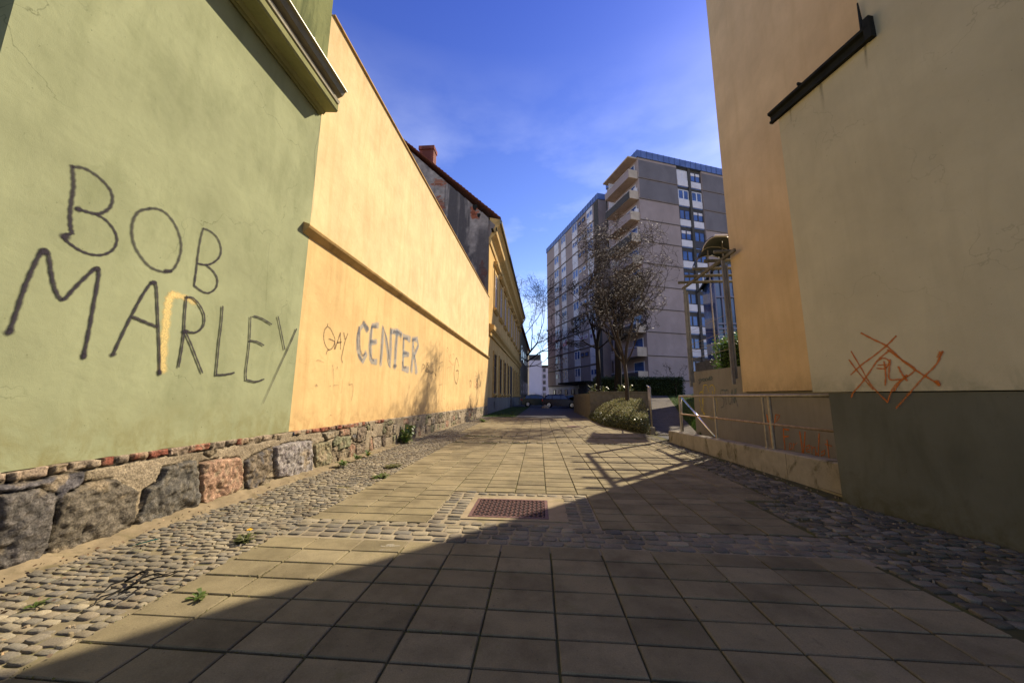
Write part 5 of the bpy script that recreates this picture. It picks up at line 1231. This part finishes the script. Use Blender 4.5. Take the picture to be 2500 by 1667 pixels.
# ================================================================== parked cars
def car(name, loc, rz, paintm, label, length=4.15, w=1.76, h=1.5, estate=True):
    c = empty(name, loc, rz, label, 'car', 'cars parked at the end of the lane'); L = length/2
    lower = [(-L, .42), (-L+.02, .80), (-L+.10, .93), (-L+.45, .98), (L-1.25, .96), (L-.35, .80), (L-.06, .66), (L, .45), (L-.04, .24), (L-.45, .20)]
    def arch(xc, r=.36): return [(xc+r*math.cos(t), .20+max(0, r*math.sin(t))*1.15) for t in np.linspace(0, math.pi, 9)]
    xf, xr = L-.80, -L+.78
    poly = lower+arch(xf)+[(xf-.5, .19), (xr+.5, .19)]+arch(xr)+[(-L+.12, .22)]
    m = MB(); n = len(poly); secs = [(-w/2+.05, .94), (-w/2, 1.0), (w/2, 1.0), (w/2-.05, .94)]
    vs = []
    for y, k in ((-w/2+.07, .0), (-w/2, .03), (w/2, .03), (w/2-.07, .0)):
        for x, z in poly:
            e = .05 if k == 0 else 0
            vs.append((x*(1-e*.35), y, z-(.03 if k == 0 and z > .6 else 0)) if k == 0 else (x*.985, y*.985, z))
    m.add(vs, [tuple(range(n)), tuple(range(3*n, 4*n))[::-1]]+[(s*n+i, (s+1)*n+i, (s+1)*n+(i+1) % n, s*n+(i+1) % n) for s in range(3) for i in range(n)])
    body = m.build('body', paintm, c, bevel=.03)
    top = [(-L+.16, .95), (-L+.42, h-.12), (-L+.75, h-.02), (-.1, h), (.55, h-.08), (L-1.0, .95)] if estate else [(-L+.35, .95), (-L+.75, h-.14), (-L+1.2, h-.02), (-.1, h), (.5, h-.08), (L-1.05, .95)]
    def slab(pr, wy0, wy1, mat, nm, par):
        mm = MB(); k = len(pr); v = []
        for s in (-1, 1):
            for x, z in pr: t = (z-.95)/(h-.95); v.append((x, s*(wy0+(wy1-wy0)*t), z))
        mm.add(v, [tuple(range(k))[::-1], tuple(range(k, 2*k))]+[(i, (i+1) % k, k+(i+1) % k, k+i) for i in range(k)]); return mm.build(nm, mat, par)
    slab(top, w/2-.07, w/2-.24, paintm, 'cabin', c)
    for nm, x0, x1, x2, x3 in (('side_window', -L+.42, -.95, -.95, -L+.62), ('side_window', -.87, .02, .02, -.87), ('side_window', .10, L-1.28, .50, .10)):
        gz0, gz1 = 1.0, h-.13
        mm = MB()
        for s in (-1, 1):
            q = lambda x, z: (x, s*(w/2-.065+(-.17)*((z-.95)/(h-.95))), z); mm.add([q(x0, gz0), q(x1, gz0), q(x2, gz1), q(x3, gz1)], [(0, 1, 2, 3)])
        mm.build(nm, m_glass, c)
    mm = MB(); a0, a1 = (L-1.0, .97), (.55, h-.10); mm.add([(a0[0]+.01, -w/2+.16, a0[1]+.02), (a0[0]+.01, w/2-.16, a0[1]+.02), (a1[0]+.03, w/2-.28, a1[1]), (a1[0]+.03, -w/2+.28, a1[1])], [(0, 1, 2, 3)]); mm.build('windscreen', m_glass, c)
    mm = MB(); mm.add([(top[0][0]-.0, -w/2+.2, 1.0), (top[0][0]-.0, w/2-.2, 1.0), (top[1][0]-.02, w/2-.3, h-.15), (top[1][0]-.02, -w/2+.3, h-.15)], [(0, 1, 2, 3)]); mm.build('rear_window', m_glass, c)
    for x in (xf, xr):
        for s in (-1, 1):
            y = s*(w/2-.20); t = MB().tube([(x, y-.10, .32), (x, y-.09, .32), (x, y+.09, .32), (x, y+.10, .32)], [.29, .325, .325, .29], 20).build('wheel', m_tyre, c)
            mm = MB(); mm.cyl((x, y+s*.10, .32), .21, s*.012, 1, 16, .19)
            for k in range(5): a_ = k*1.2566; mm.tube([(x, y+s*.115, .32), (x+.2*math.cos(a_), y+s*.112, .32+.2*math.sin(a_))], .022, 5)
            mm.build('rim', m_rim, t)
    for s in (-1, 1):
        MB().box(L-.20, L-.02, s*(w/2-.30), s*(w/2-.06), .60, .74).build('headlight', m_lamp, c)
        MB().box(-L-.005, -L+.10, s*(w/2-.20), s*(w/2-.02), .72, .95).build('tail_light', m_red, c)
        MB().box(.72, .84, s*(w/2-.02), s*(w/2+.14), .98, 1.10).build('mirror', paintm, c)
    return c
car('parked_car', (2.53, 40.6, 0), rad(-6), m_carblue, 'dark blue estate car parked across the lane end, nearest of the cars')
car('parked_car', (-.2, 44.5, 0), rad(8), m_cargreen, 'grey-green hatchback behind the blue estate on its left side', 4.0, estate=False)
car('parked_car', (4.6, 46.0, 0), rad(-12), m_carteal, 'teal saloon mostly hidden behind the blue estate on its right', 4.3, h=1.42, estate=False)
rk = MB(); rr = random.Random(3)
me = None
bs = wempty('boulder', (.75, 38.6, 0), 'pale round boulder on the grass beside the blue car', 'boulder')
V = []; F = []; nu, nv = 14, 8
for j in range(nv+1):
    for i in range(nu):
        t, p = 2*math.pi*i/nu, math.pi/2*j/nv; k = 1+rr.uniform(-.06, .06); V.append((.75+.42*k*math.cos(t)*math.cos(p), 38.6+.35*k*math.sin(t)*math.cos(p), .34*k*math.sin(p)))
F = [(j*nu+i, j*nu+(i+1) % nu, (j+1)*nu+(i+1) % nu, (j+1)*nu+i) for j in range(nv) for i in range(nu)]
npmesh('stone', V, F, m_cobsand, bs, smooth=True)

# ================================================================== manhole grate
mh = wempty('manhole_cover', (-.3, 4.15, 0), 'rusty rectangular cast grate set in the paving', 'manhole cover')
gx0, gx1, gy0, gy1 = -.74, .10, 3.82, 4.47
g = MB(); a_, b_ = .10, .16
g.box(gx0-.07, gx1+.20, gy0-.06, gy0-.002, -.012, .002); g.box(gx0-.07, gx1+.20, gy1+.002, gy1+.09, -.012, .002); g.box(gx0-.07, gx0-.002, gy0-.002, gy1+.002, -.012, .002); g.box(gx1+.002, gx1+.20, gy0-.002, gy1+.002, -.012, .002)
g.build('surround', m_conc if False else m_cobsand, mh)
g = MB(); f = .035; g.box(gx0, gx1, gy0, gy0+f, -.012, .006); g.box(gx0, gx1, gy1-f, gy1, -.012, .006); g.box(gx0, gx0+f, gy0+f, gy1-f, -.012, .006); g.box(gx1-f, gx1, gy0+f, gy1-f, -.012, .006); g.build('frame', m_rustiron, mh)
MB().box(gx0+f, gx1-f, gy0+f, gy1-f, -.012, -.0035).build('recess', plain('dark_hole_plate', (.025, .018, .018), .8), mh)  # near-black plate paints the darkness of the grate holes
g = MB()
nx, ny = 16, 12; dx, dy = (gx1-gx0-2*f)/nx, (gy1-gy0-2*f)/ny
for i in range(nx):
    for j in range(ny):
        cx, cy = gx0+f+dx*(i+.5), gy0+f+dy*(j+.5); rt = rad(45 if (i+j) % 2 else -45); l, w_ = .023, .0095
        c_, s_ = math.cos(rt), math.sin(rt)
        vs = [(cx+u*c_-v*s_, cy+u*s_+v*c_, z) for z, k in ((-.0045, 1), (.005, .75)) for u, v in ((-l*k, -w_*k), (l*k, -w_*k), (l*k, w_*k), (-l*k, w_*k))]
        g.add(vs, [(4, 5, 6, 7), (0, 1, 5, 4), (1, 2, 6, 5), (2, 3, 7, 6), (3, 0, 4, 7)])
g.build('cover', m_rustiron, mh)
m2 = wempty('round_manhole', (1.5, 15.2, 0), 'small dark round manhole lid far down the paving', 'manhole cover')
MB().cyl((1.5, 15.2, -.01), .40, .016, 2, 24).build('ring', m_cobsand, m2); MB().cyl((1.5, 15.2, -.01), .31, .02, 2, 24).build('lid', m_rustiron, m2)

# ================================================================== weeds, flower, litter
def weed(loc, r, n, label, flower=None, h=.6, mat=m_weed, grp='weeds in the joints'):
    w = wempty('weed', loc, label, 'weed', grp); V = []; F = []; loc = Vector(loc)
    for _ in range(n):
        a = R(0, 6.28); L = r*R(.5, 1.1); e = R(.15, 1.2)*h; d = Vector((math.cos(a), math.sin(a), 0)); s = Vector((-d.y, d.x, 0)); b = len(V); wd = L*R(.14, .24)
        o_ = loc+Vector((R(-.2, .2), R(-.2, .2), 0))*r
        m1 = o_+d*L*.45+Vector((0, 0, L*e*.8)); m2_ = o_+d*L*.8+Vector((0, 0, L*e*1.0)); tp = o_+d*L+Vector((0, 0, L*e*.85))
        V += [o_, m1+s*wd*.7, m1-s*wd*.7, m2_+s*wd, m2_-s*wd, tp]; F += [(b, b+1, b+2, b+2), (b+1, b+3, b+4, b+2), (b+3, b+5, b+4, b+4)]
    m = bpy.data.meshes.new('leaves'); m.from_pydata([tuple(v) for v in V], [], [tuple(dict.fromkeys(f)) for f in F]); m.materials.append(mat); o = bpy.data.objects.new('leaves', m); COL.objects.link(o); adopt(o, w)
    if flower:
        g = MB()
        p = loc+Vector(flower); g.tube([loc, loc.lerp(p, .6)+Vector((.01, 0, .01)), p], [.004, .003, .003], 5); g.build('stem', m_weed, w)
        g = MB()
        for k in range(16): a = k*.3927; g.add([p, p+Vector((math.cos(a-.15)*.020, math.sin(a-.15)*.020, .008)), p+Vector((math.cos(a)*.026, math.sin(a)*.026, .004)), p+Vector((math.cos(a+.15)*.020, math.sin(a+.15)*.020, .008))], [(0, 1, 2, 3)])
        g.cyl(p, .010, .012, 2, 8); g.build('flower', m_petal, w)
    return w
weed((-3.52, 9.3, .0), .26, 70, 'leafy weed with a yellow flower against the ochre wall base', (0.02, .02, .38), 1.5)
weed((-3.42, 6.12, .02), .13, 40, 'low green weed at the foot of the rubble base, nearest of three', None, .7)
weed((-3.45, 6.65, .03), .10, 40, 'middle one of three small weeds at the foot of the rubble base', None, 1.0)
weed((-3.45, 7.1, .02), .10, 36, 'farthest of three small weeds at the foot of the rubble base', (0.03, 0, .05), 1.0)
weed((-2.42, 5.43, .0), .13, 46, 'flat weed at the left edge of the slabs near the grate', None, .35)
weed((-2.55, 6.2, .0), .14, 50, 'mossy yellow weed among the setts past the flat weed', None, .3, m_bushd)
weed((-2.50, 3.02, .0), .09, 46, 'straggly weed with a yellow flower among the near setts', (-.02, .06, .07), .5, m_bushd)
weed((-2.08, 2.20, .0), .065, 26, 'small weed in the slab joint at the shadow edge', None, .6)
weed((-2.95, 2.05, .0), .05, 22, 'tiny weed between the nearest setts at lower left', None, .4)
weed((-2.68, 17.2, .0), .25, 40, 'far weed at the very end of the rubble base', None, .5)
for k, (x, y) in enumerate(((3.3, 21.35), (3.9, 21.2), (4.9, 21.2), (5.3, 21.1))):
    weed((x, y, 1.46), .35, 26, ('first', 'second', 'third', 'fourth')[k]+' sunlit green tuft from the left on top of the planter wall', None, 1.3, m_bushd, 'tufts on top of the planter wall')
tw_ = wempty('dry_twig', (-2.66, 2.28, 0), 'curled dark dry stem lying on the setts', 'twig')
g = MB(); c = Vector((-2.66, 2.28, 0))
for k in range(5):
    P = [c+Vector((R(-.09, .09), R(-.05, .05), R(.005, .03)))]
    a = R(0, 6.28)
    for i in range(6): a += R(-.9, .9); P.append(P[-1]+Vector((math.cos(a)*.035, math.sin(a)*.035, R(-.006, .012)))); P[-1].z = max(.004, P[-1].z)
    g.tube(P, [.006, .006, .005, .005, .004, .003, .002], 5)
g.tube([c+Vector((-.08, .05, .01)), c+Vector((.0, .08, .06)), c+Vector((.07, .05, .07)), c+Vector((.09, -.02, .05)), c+Vector((.05, -.09, .01))], [.007, .008, .009, .008, .004], 6)
g.build('stem', m_barkdark, tw_)
lt = wempty('plastic_scrap', (-3.26, 2.9, .02), 'turquoise scrap of plastic by the rubble base', 'litter')
MB().add([(-3.30, 2.84, .02), (-3.22, 2.93, .035), (-3.205, 2.95, .025), (-3.29, 2.87, .012)], [(0, 1, 2, 3)]).add([(-3.31, 2.81, .015), (-3.29, 2.87, .012), (-3.28, 2.865, .02), (-3.30, 2.80, .018)], [(0, 1, 2, 3)]).build('scrap', plain('turquoise_plastic', (.02, .30, .24), .4), lt)
# dead leaves and crumbs scattered on the gutter
pts = []; 
for _ in range(900):
    y = .8+R(0, 1)**1.6*14; x = random.choice((R(-3.6, -2.3), R(-3.6, -3.2), R(-3.6, -2.9))); pts.append((x, y, .006+R(0, .012)+max(0, (-3.34-x)*.10)))
for _ in range(260): y = 2+R(0, 1)*12; pts.append((R(2.9, 3.9), y, .01))
lf = leaf_cloud('leaf_litter', np.array(pts), .022, foliage('dead_leaf', [(.10, .05, .02), (.22, .13, .06), (.05, .03, .02), (.30, .20, .10)], 0, .7), lean=.15, aspect=1.6)
tag(lf, 'dead leaf bits and crumbs scattered along the gutters', 'leaf litter', kind='stuff')
pts = np.array([(R(-3.55, -2.3), .6+R(0, 1)**1.5*15, .0) for _ in range(700)]+[(R(2.6, 3.8), 1.5+R(0, 1)*9, .0) for _ in range(700)])
V, F = cobble_mesh([(x, y, r_, r_*R(.6, 1), R(0, 3), z+r_*.6) for (x, y, z) in pts for r_ in (R(.003, .011),)])
me = bpy.data.meshes.new('gravel_crumbs'); me.from_pydata(V, [], F); me.materials.append(m_cobsand); o = bpy.data.objects.new('gravel_crumbs', me); COL.objects.link(o)
tag(o, 'crumbs of mortar and gravel scattered on the setts', 'gravel', kind='stuff')
graffiti('paint_splash', [([(0, 0), (.05, .012)], .03, .8, .7), ([(.03, -.02), (.11, -.005)], .022, .8, .6), ([(-.04, -.025), (.02, -.03)], .018, .7, .5), ([(-.02, -.10), (.07, -.09)], .02, .45, .3)], lambda x, y: Vector((-1.27+x, 3.06+y, .0015)), (0, 0, 1), paint('white_splash', (.6, .57, .5), .85, .4, 120, .1), None)
struct(bpy.data.objects['paint_splash'])

# moss and tiny grass in the slab joints
pts = []
for _ in range(5200):
    if R(0, 1) < .7:
        c = random.choice(range(-6, 7)); x = CX0+CW*c+R(-.006, .006); y = 1.2+R(0, 1)**1.4*12
    else:
        x = R(-2.3, 2.4); y = RY0+RH*random.choice(range(-4, 5))+R(-.006, .006)
    if vnoise(np.array([x*2.3]), np.array([y*1.7]), 8)[0] > (.42 if x < 0 else .62): pts.append((x, y, R(-.006, .001)))
mo = leaf_cloud('joint_moss', np.array(pts), .012, foliage('moss_tuft', [(.10, .11, .02), (.16, .15, .03), (.08, .10, .02), (.18, .15, .06)], .2, .8), lean=.9, aspect=2.2)
tag(mo, 'moss and fine grass growing in the slab joints', 'moss', kind='stuff')
